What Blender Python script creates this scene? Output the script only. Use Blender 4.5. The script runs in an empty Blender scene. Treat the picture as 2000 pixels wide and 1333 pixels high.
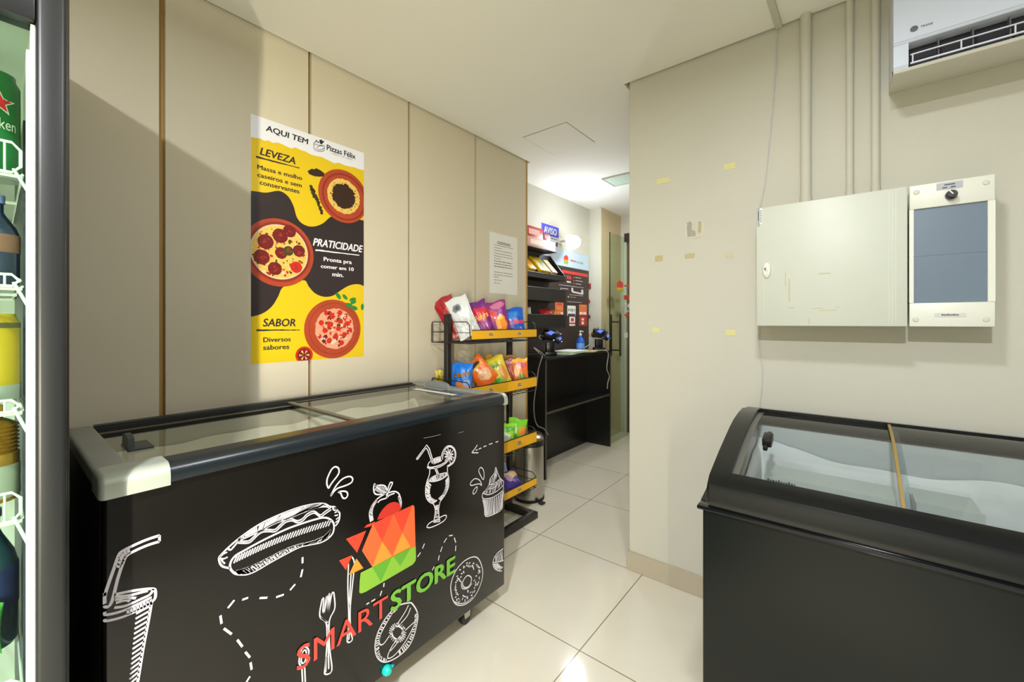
import bpy, bmesh, math, random
from math import sin, cos, pi, radians, atan2, sqrt
from mathutils import Vector, Matrix, Euler

SC = bpy.context.scene
COL = SC.collection

# ------------------------------------------------------------------ camera
F_PX, CX_PX, HZ_PX, CAM_H = 818.0, 1000.0, 630.0, 1.21
YAW = math.atan(660 / 818.0)
cam_data = bpy.data.cameras.new('camera')
cam = bpy.data.objects.new('camera', cam_data)
COL.objects.link(cam)
cam.location = (0, 0, CAM_H)
cam.rotation_euler = (pi / 2, 0, YAW)
cam_data.sensor_width = 36.0
cam_data.lens = F_PX / 2000 * 36
cam_data.shift_y = -(666.5 - HZ_PX) / 2000
cam_data.clip_start = 0.02
SC.camera = cam

# ------------------------------------------------------------------ world, lamps, exposure
SC.view_settings.view_transform = 'Standard'
SC.view_settings.look = 'None'
SC.view_settings.gamma = 1.0
SC.view_settings.use_curve_mapping = False
SC.view_settings.exposure = 0.25
w = bpy.data.worlds.new('world')
SC.world = w
w.use_nodes = True
w.node_tree.nodes['Background'].inputs[0].default_value = (0.9, 0.95, 1, 1)
w.node_tree.nodes['Background'].inputs[1].default_value = 0.05
SC.cycles.max_bounces = 10
SC.cycles.diffuse_bounces = 6
SC.cycles.glossy_bounces = 4
SC.cycles.transparent_max_bounces = 16
SC.cycles.sample_clamp_indirect = 6.0
SC.cycles.blur_glossy = 0.6


def ceiling_lamp(name, x, y, z, size, power, color):
    l = bpy.data.lights.new(name, 'AREA')
    l.shape = 'DISK'
    l.size = size
    l.energy = power
    l.color = color
    o = bpy.data.objects.new(name, l)
    COL.objects.link(o)
    o.location = (x, y, z)
    return o


ceiling_lamp('ceiling_lamp_rear', 0.02, -0.65, 2.31, 0.10, 64, (0.98, 1.0, 1.04))
ceiling_lamp('ceiling_lamp_front', -0.10, 0.75, 2.31, 0.15, 11.5, (0.98, 1.0, 1.04))
ceiling_lamp('passage_fill_light', -1.20, 3.75, 2.33, 0.14, 8, (1.0, 0.97, 0.90))  # added fill, hidden behind the wall corner, brightens the passage end
# the upright light tube of the second drinks fridge, which stands behind the photographer
tube = bpy.data.lights.new('fridge_tube_light', 'AREA')
tube.shape = 'RECTANGLE'
tube.size, tube.size_y = 0.03, 0.95
tube.energy = 40
tube.spread = math.radians(100)
tube.color = (1.0, 0.92, 0.70)
tube_o = bpy.data.objects.new('fridge_tube_light', tube)
COL.objects.link(tube_o)
tube_o.location = (0.95, -1.32, 0.80)
tube_o.rotation_euler = Vector((-0.95, 0.31, 0.0)).to_track_quat('-Z', 'Y').to_euler()
WALL_LAMP_STRENGTH = 115.0
LED_STRENGTH = 1.05

# ------------------------------------------------------------------ measuring: where the photograph's lines of sight meet the room's planes
FW = Vector((-sin(YAW), cos(YAW), 0))
RT = Vector((cos(YAW), sin(YAW), 0))
EYE = Vector((0, 0, CAM_H))


def ray(u, v):
    return FW + RT * ((u - CX_PX) / F_PX) + Vector((0, 0, (HZ_PX - v) / F_PX))


def onx(u, v, x):
    r = ray(u, v)
    return EYE + r * (x / r.x)


def ony(u, v, y):
    r = ray(u, v)
    return EYE + r * (y / r.y)


def onz(u, v, z):
    r = ray(u, v)
    return EYE + r * ((z - CAM_H) / r.z)


# ------------------------------------------------------------------ materials
def lin(c):
    c = c / 255.0
    return c / 12.92 if c <= 0.04045 else ((c + 0.055) / 1.055) ** 2.4


def rgb(r, g, b):
    return (lin(r), lin(g), lin(b), 1.0)


MATS = {}


def mat(name, col, rough=0.5, metal=0.0, spec=0.5, var=0.0, scale=8.0, bump=0.0, bscale=60.0, emit=0.0, coat=0.0):
    if name in MATS:
        return MATS[name]
    m = bpy.data.materials.new(name)
    m.use_nodes = True
    nt = m.node_tree
    b = nt.nodes['Principled BSDF']
    c = rgb(*col)
    b.inputs['Base Color'].default_value = c
    b.inputs['Roughness'].default_value = rough
    b.inputs['Metallic'].default_value = metal
    b.inputs['Specular IOR Level'].default_value = spec
    b.inputs['Coat Weight'].default_value = coat
    b.inputs['Coat Roughness'].default_value = 0.05
    tc = nt.nodes.new('ShaderNodeTexCoord')
    if var > 0:
        n = nt.nodes.new('ShaderNodeTexNoise')
        n.inputs['Scale'].default_value = scale
        n.inputs['Detail'].default_value = 4
        nt.links.new(tc.outputs['Object'], n.inputs['Vector'])
        mx = nt.nodes.new('ShaderNodeMix')
        mx.data_type = 'RGBA'
        nt.links.new(n.outputs['Fac'], mx.inputs['Factor'])
        mx.inputs['A'].default_value = tuple(x * (1 - var) for x in c[:3]) + (1,)
        mx.inputs['B'].default_value = tuple(min(1, x * (1 + var)) for x in c[:3]) + (1,)
        nt.links.new(mx.outputs['Result'], b.inputs['Base Color'])
    if bump > 0:
        n2 = nt.nodes.new('ShaderNodeTexNoise')
        n2.inputs['Scale'].default_value = bscale
        n2.inputs['Detail'].default_value = 3
        nt.links.new(tc.outputs['Object'], n2.inputs['Vector'])
        bp = nt.nodes.new('ShaderNodeBump')
        bp.inputs['Strength'].default_value = bump
        bp.inputs['Distance'].default_value = 0.002
        nt.links.new(n2.outputs['Fac'], bp.inputs['Height'])
        nt.links.new(bp.outputs['Normal'], b.inputs['Normal'])
    if emit > 0:
        b.inputs['Emission Color'].default_value = c
        b.inputs['Emission Strength'].default_value = emit
    MATS[name] = m
    return m


def glass_mat(name, tint=(235, 245, 240), ior=1.5, rough=0.0):
    if name in MATS:
        return MATS[name]
    m = bpy.data.materials.new(name)
    m.use_nodes = True
    nt = m.node_tree
    nt.nodes.remove(nt.nodes['Principled BSDF'])
    out = nt.nodes['Material Output']
    t = nt.nodes.new('ShaderNodeBsdfTransparent')
    t.inputs[0].default_value = rgb(*tint)
    g = nt.nodes.new('ShaderNodeBsdfGlossy')
    g.inputs['Roughness'].default_value = rough
    fr = nt.nodes.new('ShaderNodeFresnel')
    fr.inputs['IOR'].default_value = ior
    ge = nt.nodes.new('ShaderNodeNewGeometry')      # the far face of a pane passes light straight on
    inv = nt.nodes.new('ShaderNodeMath')
    inv.operation = 'SUBTRACT'
    inv.inputs[0].default_value = 1.0
    nt.links.new(ge.outputs['Backfacing'], inv.inputs[1])
    mu_ = nt.nodes.new('ShaderNodeMath')
    mu_.operation = 'MULTIPLY'
    nt.links.new(fr.outputs[0], mu_.inputs[0])
    nt.links.new(inv.outputs[0], mu_.inputs[1])
    mx = nt.nodes.new('ShaderNodeMixShader')
    nt.links.new(mu_.outputs[0], mx.inputs[0])
    nt.links.new(t.outputs[0], mx.inputs[1])
    nt.links.new(g.outputs[0], mx.inputs[2])
    nt.links.new(mx.outputs[0], out.inputs['Surface'])
    MATS[name] = m
    return m


def print_mat(name, rough=0.4, metal=0.0, coat=0.0):
    if name in MATS:
        return MATS[name]
    m = bpy.data.materials.new(name)
    m.use_nodes = True
    nt = m.node_tree
    b = nt.nodes['Principled BSDF']
    a = nt.nodes.new('ShaderNodeAttribute')
    a.attribute_name = 'ink'
    nt.links.new(a.outputs['Color'], b.inputs['Base Color'])
    b.inputs['Roughness'].default_value = rough
    b.inputs['Metallic'].default_value = metal
    b.inputs['Coat Weight'].default_value = coat
    MATS[name] = m
    return m


M_BLACK = mat('black_plastic', (20, 21, 22), 0.32, var=0.1)
M_BUMPER = mat('bumper_black', (20, 27, 32), 0.28, var=0.08)
M_MATTE = mat('matte_black', (17, 17, 17), 0.6, var=0.15)
M_WHITE = mat('white_plastic', (225, 226, 216), 0.4, var=0.03)
M_PAPER = mat('white_paper', (226, 226, 220), 0.8, var=0.02)
M_STEEL = mat('brushed_steel', (190, 188, 180), 0.25, 1.0, var=0.05)
M_CHROME = mat('chrome', (215, 215, 212), 0.12, 1.0)
M_INK = mat('dark_ink', (42, 32, 36), 0.7)


# ------------------------------------------------------------------ mesh builder
class MB:
    def __init__(self):
        self.bm = bmesh.new()

    def _face(self, vs, m):
        try:
            f = self.bm.faces.new(vs)
            f.material_index = m
            return f
        except ValueError:
            return None

    def box(self, x0, x1, y0, y1, z0, z1, m=0, bev=0.0, seg=2):
        v = [self.bm.verts.new(p) for p in ((x0, y0, z0), (x1, y0, z0), (x1, y1, z0), (x0, y1, z0),
                                            (x0, y0, z1), (x1, y0, z1), (x1, y1, z1), (x0, y1, z1))]
        fs = [self._face([v[i] for i in q], m) for q in ((3, 2, 1, 0), (4, 5, 6, 7), (0, 1, 5, 4), (1, 2, 6, 5), (2, 3, 7, 6), (3, 0, 4, 7))]
        if bev > 0:
            es = list({e for f in fs for e in f.edges})
            r = bmesh.ops.bevel(self.bm, geom=es, offset=bev, segments=seg, affect='EDGES', profile=0.5)
            for f in r['faces']:
                f.material_index = m
        return self

    def obox(self, c, size, rot, m=0, bev=0.0):
        n0 = set(self.bm.verts)
        self.box(-size[0] / 2, size[0] / 2, -size[1] / 2, size[1] / 2, -size[2] / 2, size[2] / 2, m, bev)
        mt = Matrix.Translation(Vector(c)) @ Euler(rot).to_matrix().to_4x4()
        for v in self.bm.verts:
            if v not in n0:
                v.co = mt @ v.co
        return self

    def tube(self, pts, r, m=0, n=8, closed=False):
        pts = [Vector(p) for p in pts]
        k = len(pts)
        rings = []
        up0 = None
        for i, p in enumerate(pts):
            if closed:
                d = (pts[(i + 1) % k] - pts[i - 1]).normalized()
            else:
                d = (pts[min(i + 1, k - 1)] - pts[max(i - 1, 0)]).normalized()
            ref = Vector((0, 0, 1)) if abs(d.z) < 0.9 else Vector((1, 0, 0))
            if up0 is not None:
                ref = up0
            a = d.cross(ref)
            if a.length < 1e-5:
                a = d.cross(Vector((0.3, 1, 0.2)))
            a.normalize()
            b = d.cross(a).normalized()
            up0 = -b if False else a.cross(d)
            rr = r[i] if isinstance(r, (list, tuple)) else r
            rings.append([self.bm.verts.new(p + (a * cos(2 * pi * j / n) + b * sin(2 * pi * j / n)) * rr) for j in range(n)])
        for i in range(k if closed else k - 1):
            A, B = rings[i], rings[(i + 1) % k]
            for j in range(n):
                self._face([A[j], A[(j + 1) % n], B[(j + 1) % n], B[j]], m)
        if not closed:
            self._face(list(reversed(rings[0])), m)
            self._face(rings[-1], m)
        return self

    def lathe(self, prof, c, m=0, n=32, axis='z', ms=None):
        c = Vector(c)
        rings = []
        for r, h in prof:
            ring = []
            for j in range(n):
                t = 2 * pi * j / n
                if axis == 'z':
                    p = Vector((r * cos(t), r * sin(t), h))
                elif axis == 'y':
                    p = Vector((r * cos(t), h, r * sin(t)))
                else:
                    p = Vector((h, r * cos(t), r * sin(t)))
                ring.append(self.bm.verts.new(c + p))
            rings.append(ring)
        for i in range(len(rings) - 1):
            mi = ms[i] if ms else m
            for j in range(n):
                self._face([rings[i][j], rings[i][(j + 1) % n], rings[i + 1][(j + 1) % n], rings[i + 1][j]], mi)
        if prof[0][0] > 1e-6:
            self._face(list(reversed(rings[0])), ms[0] if ms else m)
        if prof[-1][0] > 1e-6:
            self._face(rings[-1], ms[-1] if ms else m)
        return self

    def prism(self, poly, axis, a, b, m=0):
        def P(p, h):
            if axis == 'x':
                return (h, p[0], p[1])
            if axis == 'y':
                return (p[0], h, p[1])
            return (p[0], p[1], h)
        A = [self.bm.verts.new(P(p, a)) for p in poly]
        B = [self.bm.verts.new(P(p, b)) for p in poly]
        k = len(poly)
        for i in range(k):
            self._face([A[i], A[(i + 1) % k], B[(i + 1) % k], B[i]], m)
        self._face(list(reversed(A)), m)
        self._face(B, m)
        return self

    def poly(self, pts, m=0):
        self._face([self.bm.verts.new(p) for p in pts], m)
        return self

    def verts_faces(self, vs, fs, m=0):
        V = [self.bm.verts.new(p) for p in vs]
        for f in fs:
            self._face([V[i] for i in f], m)
        return self

    def stroke(self, pts, wd, to3, m=0, smooth=True):
        """a printed line of constant width on a flat panel; pts are 2D on the panel"""
        if smooth and len(pts) > 2:
            pts = catmull(pts, 4)
        P = [Vector((p[0], p[1])) for p in pts]
        Q = [P[0]]
        for p in P[1:]:
            if (p - Q[-1]).length > 1e-4:
                Q.append(p)
        P = Q
        if len(P) < 2:
            return self
        L, R = [], []
        closed = (P[0] - P[-1]).length < 2e-3 and len(P) > 3
        for i, p in enumerate(P):
            d0 = (P[i] - P[i - 1]) if i > 0 else ((P[-1] - P[-2]) if closed else (P[1] - P[0]))
            d1 = (P[i + 1] - P[i]) if i < len(P) - 1 else ((P[1] - P[0]) if closed else (P[-1] - P[-2]))
            d = (d0.normalized() + d1.normalized())
            if d.length < 0.3:
                d = d1
            d.normalize()
            nn = Vector((-d.y, d.x)) * wd / 2
            L.append(self.bm.verts.new(to3(p + nn)))
            R.append(self.bm.verts.new(to3(p - nn)))
        for i in range(len(P) - 1):
            self._face([L[i], R[i], R[i + 1], L[i + 1]], m)
        return self

    def build(self, name, mats, parent=None, origin=None, smooth=True, angle=38, recalc=True):
        if recalc:
            bmesh.ops.recalc_face_normals(self.bm, faces=self.bm.faces[:])
        me = bpy.data.meshes.new(name)
        if parent is not None:
            r = parent
            while r.parent is not None:
                r = r.parent
            off = Vector(r.location)
        elif origin is not None:
            off = Vector(origin)
        else:
            off = Vector((0, 0, 0))
        for v in self.bm.verts:
            v.co -= off
        self.bm.to_mesh(me)
        self.bm.free()
        if smooth:
            me.polygons.foreach_set('use_smooth', [True] * len(me.polygons))
            me.set_sharp_from_angle(angle=radians(angle))
        for m in (mats if isinstance(mats, (list, tuple)) else [mats]):
            me.materials.append(m)
        o = bpy.data.objects.new(name, me)
        COL.objects.link(o)
        if parent is not None:
            o.parent = parent
        else:
            o.location = off
        return o


def catmull(pts, n=4):
    out = []
    k = len(pts)
    closed = (abs(pts[0][0] - pts[-1][0]) + abs(pts[0][1] - pts[-1][1])) < 1e-6
    for i in range(k - 1):
        p1, p2 = pts[i], pts[i + 1]
        p0 = pts[i - 1] if i > 0 else (pts[-2] if closed else p1)
        p3 = pts[i + 2] if i + 2 < k else (pts[1] if closed else p2)
        for j in range(n):
            t = j / n
            out.append(tuple(0.5 * (2 * p1[a] + (p2[a] - p0[a]) * t + (2 * p0[a] - 5 * p1[a] + 4 * p2[a] - p3[a]) * t * t
                                    + (3 * p1[a] - p0[a] - 3 * p2[a] + p3[a]) * t ** 3) for a in range(len(p1))))
    out.append(tuple(pts[-1]))
    return out


def empty(name, loc, label=None, cat=None, group=None):
    o = bpy.data.objects.new(name, None)
    o.empty_display_size = 0.1
    COL.objects.link(o)
    o.location = loc
    if label:
        tag(o, label, cat, group)
    return o


def tag(o, label=None, cat=None, group=None, kind=None):
    if label:
        o['label'] = label
    if cat:
        o['category'] = cat
    if group:
        o['group'] = group
    if kind:
        o['kind'] = kind
    return o


def struct(o, label=None):
    o['kind'] = 'structure'
    if label:
        o['label'] = label
    return o


def text2d(s, bold=0.0):
    """outline of a piece of lettering as flat vertices and faces, scaled to the unit box"""
    cu = bpy.data.curves.new('lettering', 'FONT')
    cu.body = s
    cu.size = 1.0
    cu.resolution_u = 3
    o = bpy.data.objects.new('lettering_tmp', cu)
    COL.objects.link(o)
    dg = bpy.context.evaluated_depsgraph_get()
    me = bpy.data.meshes.new_from_object(o.evaluated_get(dg))
    v0 = [(v.co.x, v.co.y) for v in me.vertices]
    f0 = [tuple(p.vertices) for p in me.polygons]
    bpy.data.objects.remove(o)
    bpy.data.curves.remove(cu)
    bpy.data.meshes.remove(me)
    vs, fs = [], []
    for dx, dy in (((-1, 0), (1, 0), (0, 0.7), (0, -0.7)) if bold > 0 else ((0, 0),)):
        k = len(vs)
        vs += [(x + dx * bold, y + dy * bold) for x, y in v0]
        fs += [tuple(q + k for q in f) for f in f0]
    x0, x1 = min(v[0] for v in vs), max(v[0] for v in vs)
    y0, y1 = min(v[1] for v in vs), max(v[1] for v in vs)
    return [((v[0] - x0) / (x1 - x0), (v[1] - y0) / (y1 - y0)) for v in vs], fs


def add_text(mb, s, to3, m=0, bold=0.0):
    vs, fs = text2d(s, bold)
    o = Vector(to3(0.5, 0.5))
    n = (Vector(to3(1, 0.5)) - o).cross(Vector(to3(0.5, 1)) - o).normalized()
    k = len(vs) // 4 if bold > 0 else len(vs)
    mb.verts_faces([Vector(to3(*v)) + n * (0.00004 * (i // k)) for i, v in enumerate(vs)], fs, m)


def clip_poly(poly, x0, x1, y0, y1):
    def cl(p, ins, inter):
        out = []
        for i in range(len(p)):
            a, b = p[i - 1], p[i]
            if ins(b):
                if not ins(a):
                    out.append(inter(a, b))
                out.append(b)
            elif ins(a):
                out.append(inter(a, b))
        return out

    def ix(c):
        return lambda a, b: (c, a[1] + (b[1] - a[1]) * (c - a[0]) / (b[0] - a[0]))

    def iy(c):
        return lambda a, b: (a[0] + (b[0] - a[0]) * (c - a[1]) / (b[1] - a[1]), c)
    for ins, it in ((lambda p: p[0] >= x0, ix(x0)), (lambda p: p[0] <= x1, ix(x1)), (lambda p: p[1] >= y0, iy(y0)), (lambda p: p[1] <= y1, iy(y1))):
        if len(poly) < 3:
            return []
        poly = cl(poly, ins, it)
    return poly


# ------------------------------------------------------------------ room dimensions
XL = -1.831      # face of the left wall panels
YW = 1.959       # face of the wall with the air conditioner
XC = -0.842      # free corner of that wall
ZC = 2.38        # ceiling
XR = 1.55
YB = -1.75
XF = -2.10       # recessed wall behind the counter
YE = 4.35        # end of the passage

M_WALL = mat('wall_paint', (199, 197, 183), 0.75, var=0.025, scale=3, bump=0.05, bscale=220)
M_PANEL = mat('panel_paint', (204, 196, 174), 0.6, var=0.02, scale=2)
M_GROOVE = mat('panel_groove', (176, 140, 78), 0.6, var=0.06)
M_CEIL = mat('ceiling_paint', (232, 231, 222), 0.85, var=0.015, scale=2)
M_TAN = mat('tan_paint', (202, 186, 152), 0.7, var=0.02)
M_BASE = mat('porcelain_baseboard', (184, 174, 152), 0.25, var=0.03, scale=5)


def floor_mat():
    m = bpy.data.materials.new('porcelain_floor_tile')
    m.use_nodes = True
    nt = m.node_tree
    b = nt.nodes['Principled BSDF']
    N, L = nt.nodes.new, nt.links.new
    tc = N('ShaderNodeTexCoord')
    sx = N('ShaderNodeSeparateXYZ')
    L(tc.outputs['Object'], sx.inputs[0])
    masks = []
    for ax, off in (('X', 0.775 + 6.0), ('Y', -0.757 + 6.0)):
        a = N('ShaderNodeMath')
        a.operation = 'ADD'
        a.inputs[1].default_value = off
        L(sx.outputs[ax], a.inputs[0])
        d = N('ShaderNodeMath')
        d.operation = 'DIVIDE'
        d.inputs[1].default_value = 0.6
        L(a.outputs[0], d.inputs[0])
        p = N('ShaderNodeMath')
        p.operation = 'PINGPONG'
        p.inputs[1].default_value = 0.5
        L(d.outputs[0], p.inputs[0])
        c = N('ShaderNodeMath')
        c.operation = 'LESS_THAN'
        c.inputs[1].default_value = 0.0035
        L(p.outputs[0], c.inputs[0])
        masks.append(c)
    mx = N('ShaderNodeMath')
    mx.operation = 'MAXIMUM'
    L(masks[0].outputs[0], mx.inputs[0])
    L(masks[1].outputs[0], mx.inputs[1])
    n = N('ShaderNodeTexNoise')
    n.inputs['Scale'].default_value = 2.5
    n.inputs['Detail'].default_value = 6
    L(tc.outputs['Object'], n.inputs['Vector'])
    c1 = N('ShaderNodeMix')
    c1.data_type = 'RGBA'
    c1.inputs['A'].default_value = rgb(212, 206, 188)
    c1.inputs['B'].default_value = rgb(226, 221, 205)
    L(n.outputs['Fac'], c1.inputs['Factor'])
    c2 = N('ShaderNodeMix')
    c2.data_type = 'RGBA'
    c2.inputs['B'].default_value = rgb(128, 120, 98)
    L(mx.outputs[0], c2.inputs['Factor'])
    L(c1.outputs['Result'], c2.inputs['A'])
    L(c2.outputs['Result'], b.inputs['Base Color'])
    b.inputs['Roughness'].default_value = 0.10
    b.inputs['Specular IOR Level'].default_value = 0.55
    return m


struct(MB().box(-2.4, XR + 0.1, YB - 0.1, YE + 0.3, -0.06, 0).build('floor', floor_mat()))
# ceiling board stops 12 mm short of the walls (shadow gap); slab above it
g = 0.012
cb = MB()
cb.prism([(XL + g, YB + g), (XR - g, YB + g), (XR - g, YW - g), (XC - 0.022, YW - g), (XC - 0.022, YE + 0.1), (XF, YE + 0.1), (XF, 2.47), (XL + g, 2.47)], 'z', ZC, ZC + 0.03)
cb.box(-2.4, XR + 0.2, YB - 0.2, YE + 0.3, ZC + 0.055, ZC + 0.12)
struct(cb.build('ceiling', M_CEIL, smooth=False))

# left wall: backing plus wide boards with open joints
wl = MB()
wl.box(XL - 0.12, XL - 0.018, YB - 0.1, 2.425, 0, ZC + 0.055)
wall_left = struct(wl.build('wall_left', M_GROOVE))
joints = [YB - 0.1, -0.66, -0.149, 0.3639, 0.8676, 1.3955, 1.9055, 2.430]
wid = [0.0, 0.012, 0.014, 0.0165, 0.013, 0.012, 0.012, 0.0]
for i in range(len(joints) - 1):
    pb = MB().box(XL - 0.0179, XL, joints[i] + wid[i] / 2, joints[i + 1] - wid[i + 1] / 2, 0, ZC + 0.02, bev=0.0012, seg=1)
    pb.build('panel', M_PANEL, wall_left)
struct(MB().box(XL - 0.125, XL + 0.001, 2.4305, 2.448, 0, ZC + 0.02).build('trim_1', M_GROOVE), 'ochre edge strip closing the wall panelling')
struct(MB().box(XF - 0.1, XF, 2.44, 3.88, 0, ZC + 0.06).build('wall_far', M_WALL))
struct(MB().box(XF - 0.02, XL - 0.125, 2.40, 2.4301, 0, ZC + 0.06).build('wall_return', M_WALL))
struct(MB().box(XF - 0.1, -1.97, 3.88, YE + 0.2, 0, ZC + 0.06, bev=0.003).build('wall_pillar', M_WALL))
# tan painted flank of the pillar
struct(MB().box(-1.97, -1.966, 3.885, YE, 0, ZC + 0.02).build('wall_flank', M_TAN))
we = MB()
we.box(-1.966, -1.93, YE, YE + 0.12, 0, ZC + 0.06)
we.box(-1.93, XC + 0.02, YE, YE + 0.12, 2.185, ZC + 0.06)
we.box(-1.12, XC + 0.02, YE, YE + 0.12, 0, 2.185)
struct(we.build('wall_end', M_WALL))
struct(MB().box(XC, XR + 0.1, YW, YW + 0.14, 0, ZC + 0.06, bev=0.002, seg=1).build('wall_right', M_WALL))
struct(MB().box(XC, XC + 0.14, YW + 0.141, YE + 0.12, 0, ZC + 0.06).build('wall_passage', M_WALL))
struct(MB().box(XR, XR + 0.1, YB - 0.1, YW, 0, ZC + 0.06).build('wall_side', mat('wall_side_paint', (120, 120, 112), 0.7, var=0.03)))
struct(MB().box(XL - 0.12, XR + 0.1, YB - 0.1, YB, 0, ZC + 0.06).build('wall_rear', M_WALL))
bb = MB()
bb.box(XC - 0.009, XR, YW - 0.009, YW, 0, 0.092, bev=0.002, seg=1)
bb.box(XC - 0.009, XC - 0.0002, YW + 0.0002, YE, 0, 0.092, bev=0.002, seg=1)
struct(bb.build('baseboard_right', M_BASE))

# brown door at the end of the passage
M_DOOR = mat('brown_door_wood', (112, 84, 66), 0.35, var=0.15, scale=5)
M_DOOR2 = mat('dark_door_head', (52, 38, 33), 0.5, var=0.1)
d1 = MB().box(-1.905, -1.13, YE + 0.03, YE + 0.07, 0, 2.09, bev=0.003).build('door_1', M_DOOR)
struct(d1)
MB().box(-1.93, -1.121, YE + 0.005, YE + 0.09, 2.09, 2.184).build('door_head', M_DOOR2, d1)
MB().box(-1.93, -1.906, YE + 0.005, YE + 0.09, 0, 2.09).build('door_jamb', mat('door_jamb_paint', (214, 214, 204), 0.5), d1)

# frameless glass door folded back along the pillar
GX = -1.84
M_GLASS = glass_mat('clear_glass', (240, 247, 241), 1.4)
gd = MB().box(GX - 0.005, GX + 0.005, 3.815, 4.335, 0.012, 2.10, bev=0.001, seg=1).build('door_2', M_GLASS, origin=(GX, 3.82, 0))
struct(gd, 'frameless glass door standing open along the passage wall')
ge = MB()
ge.box(GX - 0.0055, GX + 0.0055, 3.812, 3.8149, 0.012, 2.10)
ge.build('glass_edge', mat('green_glass_edge', (40, 52, 42), 0.2), gd)
gh = MB()
hy = 3.945
for sx in (-0.05, 0.05):
    gh.tube([(GX + sx, hy, 0.87), (GX + sx, hy, 1.29)], 0.011, n=12)
for hz in (0.93, 1.215):
    gh.tube([(GX - 0.05, hy, hz), (GX + 0.05, hy, hz)], 0.008, n=10)
gh.build('pull_handle', mat('dark_steel', (96, 90, 78), 0.3, 1.0), gd)


def gp(u, v):
    p = onx(u, v, GX + 0.0062)
    return (p.y, p.z)


gs = MB()


def gpoly(pts, m):
    gs.poly([(GX + 0.0062,) + gp(*p) for p in pts], m)


gpoly([(1205, 553), (1210, 548), (1217, 553), (1217, 562), (1205, 562)], 0)
gpoly([(1205, 562), (1217, 562), (1217, 566), (1205, 566)], 1)
gpoly([(1205, 566), (1217, 566), (1216, 570), (1206, 570)], 2)
gpoly([(1219, 557), (1229, 557), (1229, 560), (1219, 560)], 0)
gpoly([(1219, 577), (1230, 577), (1230, 586), (1219, 586)], 0)
gpoly([(1219, 614), (1230, 614), (1224, 622)], 0)
for s, u0, u1, v0, v1 in (('24', 1219, 1229, 592, 604), ('HORAS', 1219, 1229, 606, 610)):
    a = onx(u0, v1, GX)
    b2 = onx(u1, v0, GX)
    add_text(gs, s, lambda x, y, a=a, b2=b2: (GX + 0.0064, a.y + x * (b2.y - a.y), a.z + y * (b2.z - a.z)), 3, 0.02)
gpoly([(1219, 650), (1226, 650), (1226, 660), (1219, 660)], 3)
gs.build('sticker', [mat('sticker_red', (196, 70, 52), 0.6), mat('sticker_amber', (214, 160, 60), 0.6), mat('sticker_green', (130, 170, 70), 0.6), M_PAPER], gd)

# ------------------------------------------------------------------ ceiling items
ht = MB()
hx0, hx1, hy0, hy1 = -1.61, -1.285, 2.10, 2.45
ht.box(hx0 + 0.004, hx1 - 0.004, hy0 + 0.004, hy1 - 0.004, ZC - 0.003, ZC - 0.0004, bev=0.001, seg=1)
hatch = ht.build('ceiling_hatch', M_CEIL, origin=(hx0, hy0, ZC - 0.003))
tag(hatch, 'white square access hatch flush with the ceiling above the passage entrance', 'hatch')
hf = MB()
t = 0.0035
for a in ((hx0, hx1, hy0, hy0 + t), (hx0, hx1, hy1 - t, hy1), (hx0, hx0 + t, hy0 + t, hy1 - t), (hx1 - t, hx1, hy0 + t, hy1 - t)):
    hf.box(*a, ZC - 0.001, ZC - 0.0003)
hf.build('seam', mat('hatch_seam', (164, 160, 146), 0.8), hatch)
cl = empty('ceiling_light', (-1.455, 3.22, ZC), 'square recessed ceiling light, switched off, over the counter passage', 'ceiling light')
cf = MB()
for a in ((-1.57, -1.34, 3.105, 3.117), (-1.57, -1.34, 3.323, 3.335), (-1.57, -1.558, 3.117, 3.323), (-1.352, -1.34, 3.117, 3.323)):
    cf.box(*a, ZC - 0.012, ZC - 0.0004)
cf.build('frame', mat('light_frame', (188, 192, 180), 0.5), cl)
MB().box(-1.558, -1.352, 3.117, 3.323, ZC - 0.009, ZC - 0.0005).build('diffuser', mat('light_diffuser', (196, 214, 198), 0.35), cl)

# round lamp on a short bracket that lights the passage
LC = Vector((-1.885, 3.205, 1.915))
wlm = empty('wall_light', (XF, 3.31, 1.965), 'glowing round white lamp on a short bracket above the display board', 'wall light')
MB().box(XF + 0.0005, XF + 0.014, 3.28, 3.34, 1.935, 1.995, bev=0.003).build('base_plate', M_WHITE, wlm)
ar = MB()
ar.tube([(XF + 0.012, 3.31, 1.965), (XF + 0.09, 3.28, 1.95), LC + Vector((-0.055, 0.02, 0.0))], 0.011, n=10)
ar.build('arm', M_WHITE, wlm)
pr = [(0.056 * sin(a), 0.056 * cos(a)) for a in [i * pi / 12 for i in range(13)]]
pr[0] = (0.0, 0.056)
pr[-1] = (0.0, -0.056)
MB().lathe(pr, LC, n=24).build('globe', mat('lamp_globe', (236, 244, 255), 0.4, emit=WALL_LAMP_STRENGTH), wlm)

MB().lathe([(0.012, -0.062), (0.05, -0.060), (0.072, -0.042), (0.070, -0.040), (0.05, -0.057), (0.012, -0.059)], LC, axis='x', n=28).build('wall_shield', M_WHITE, wlm)  # cup added to shade the wall right behind the globe

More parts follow.
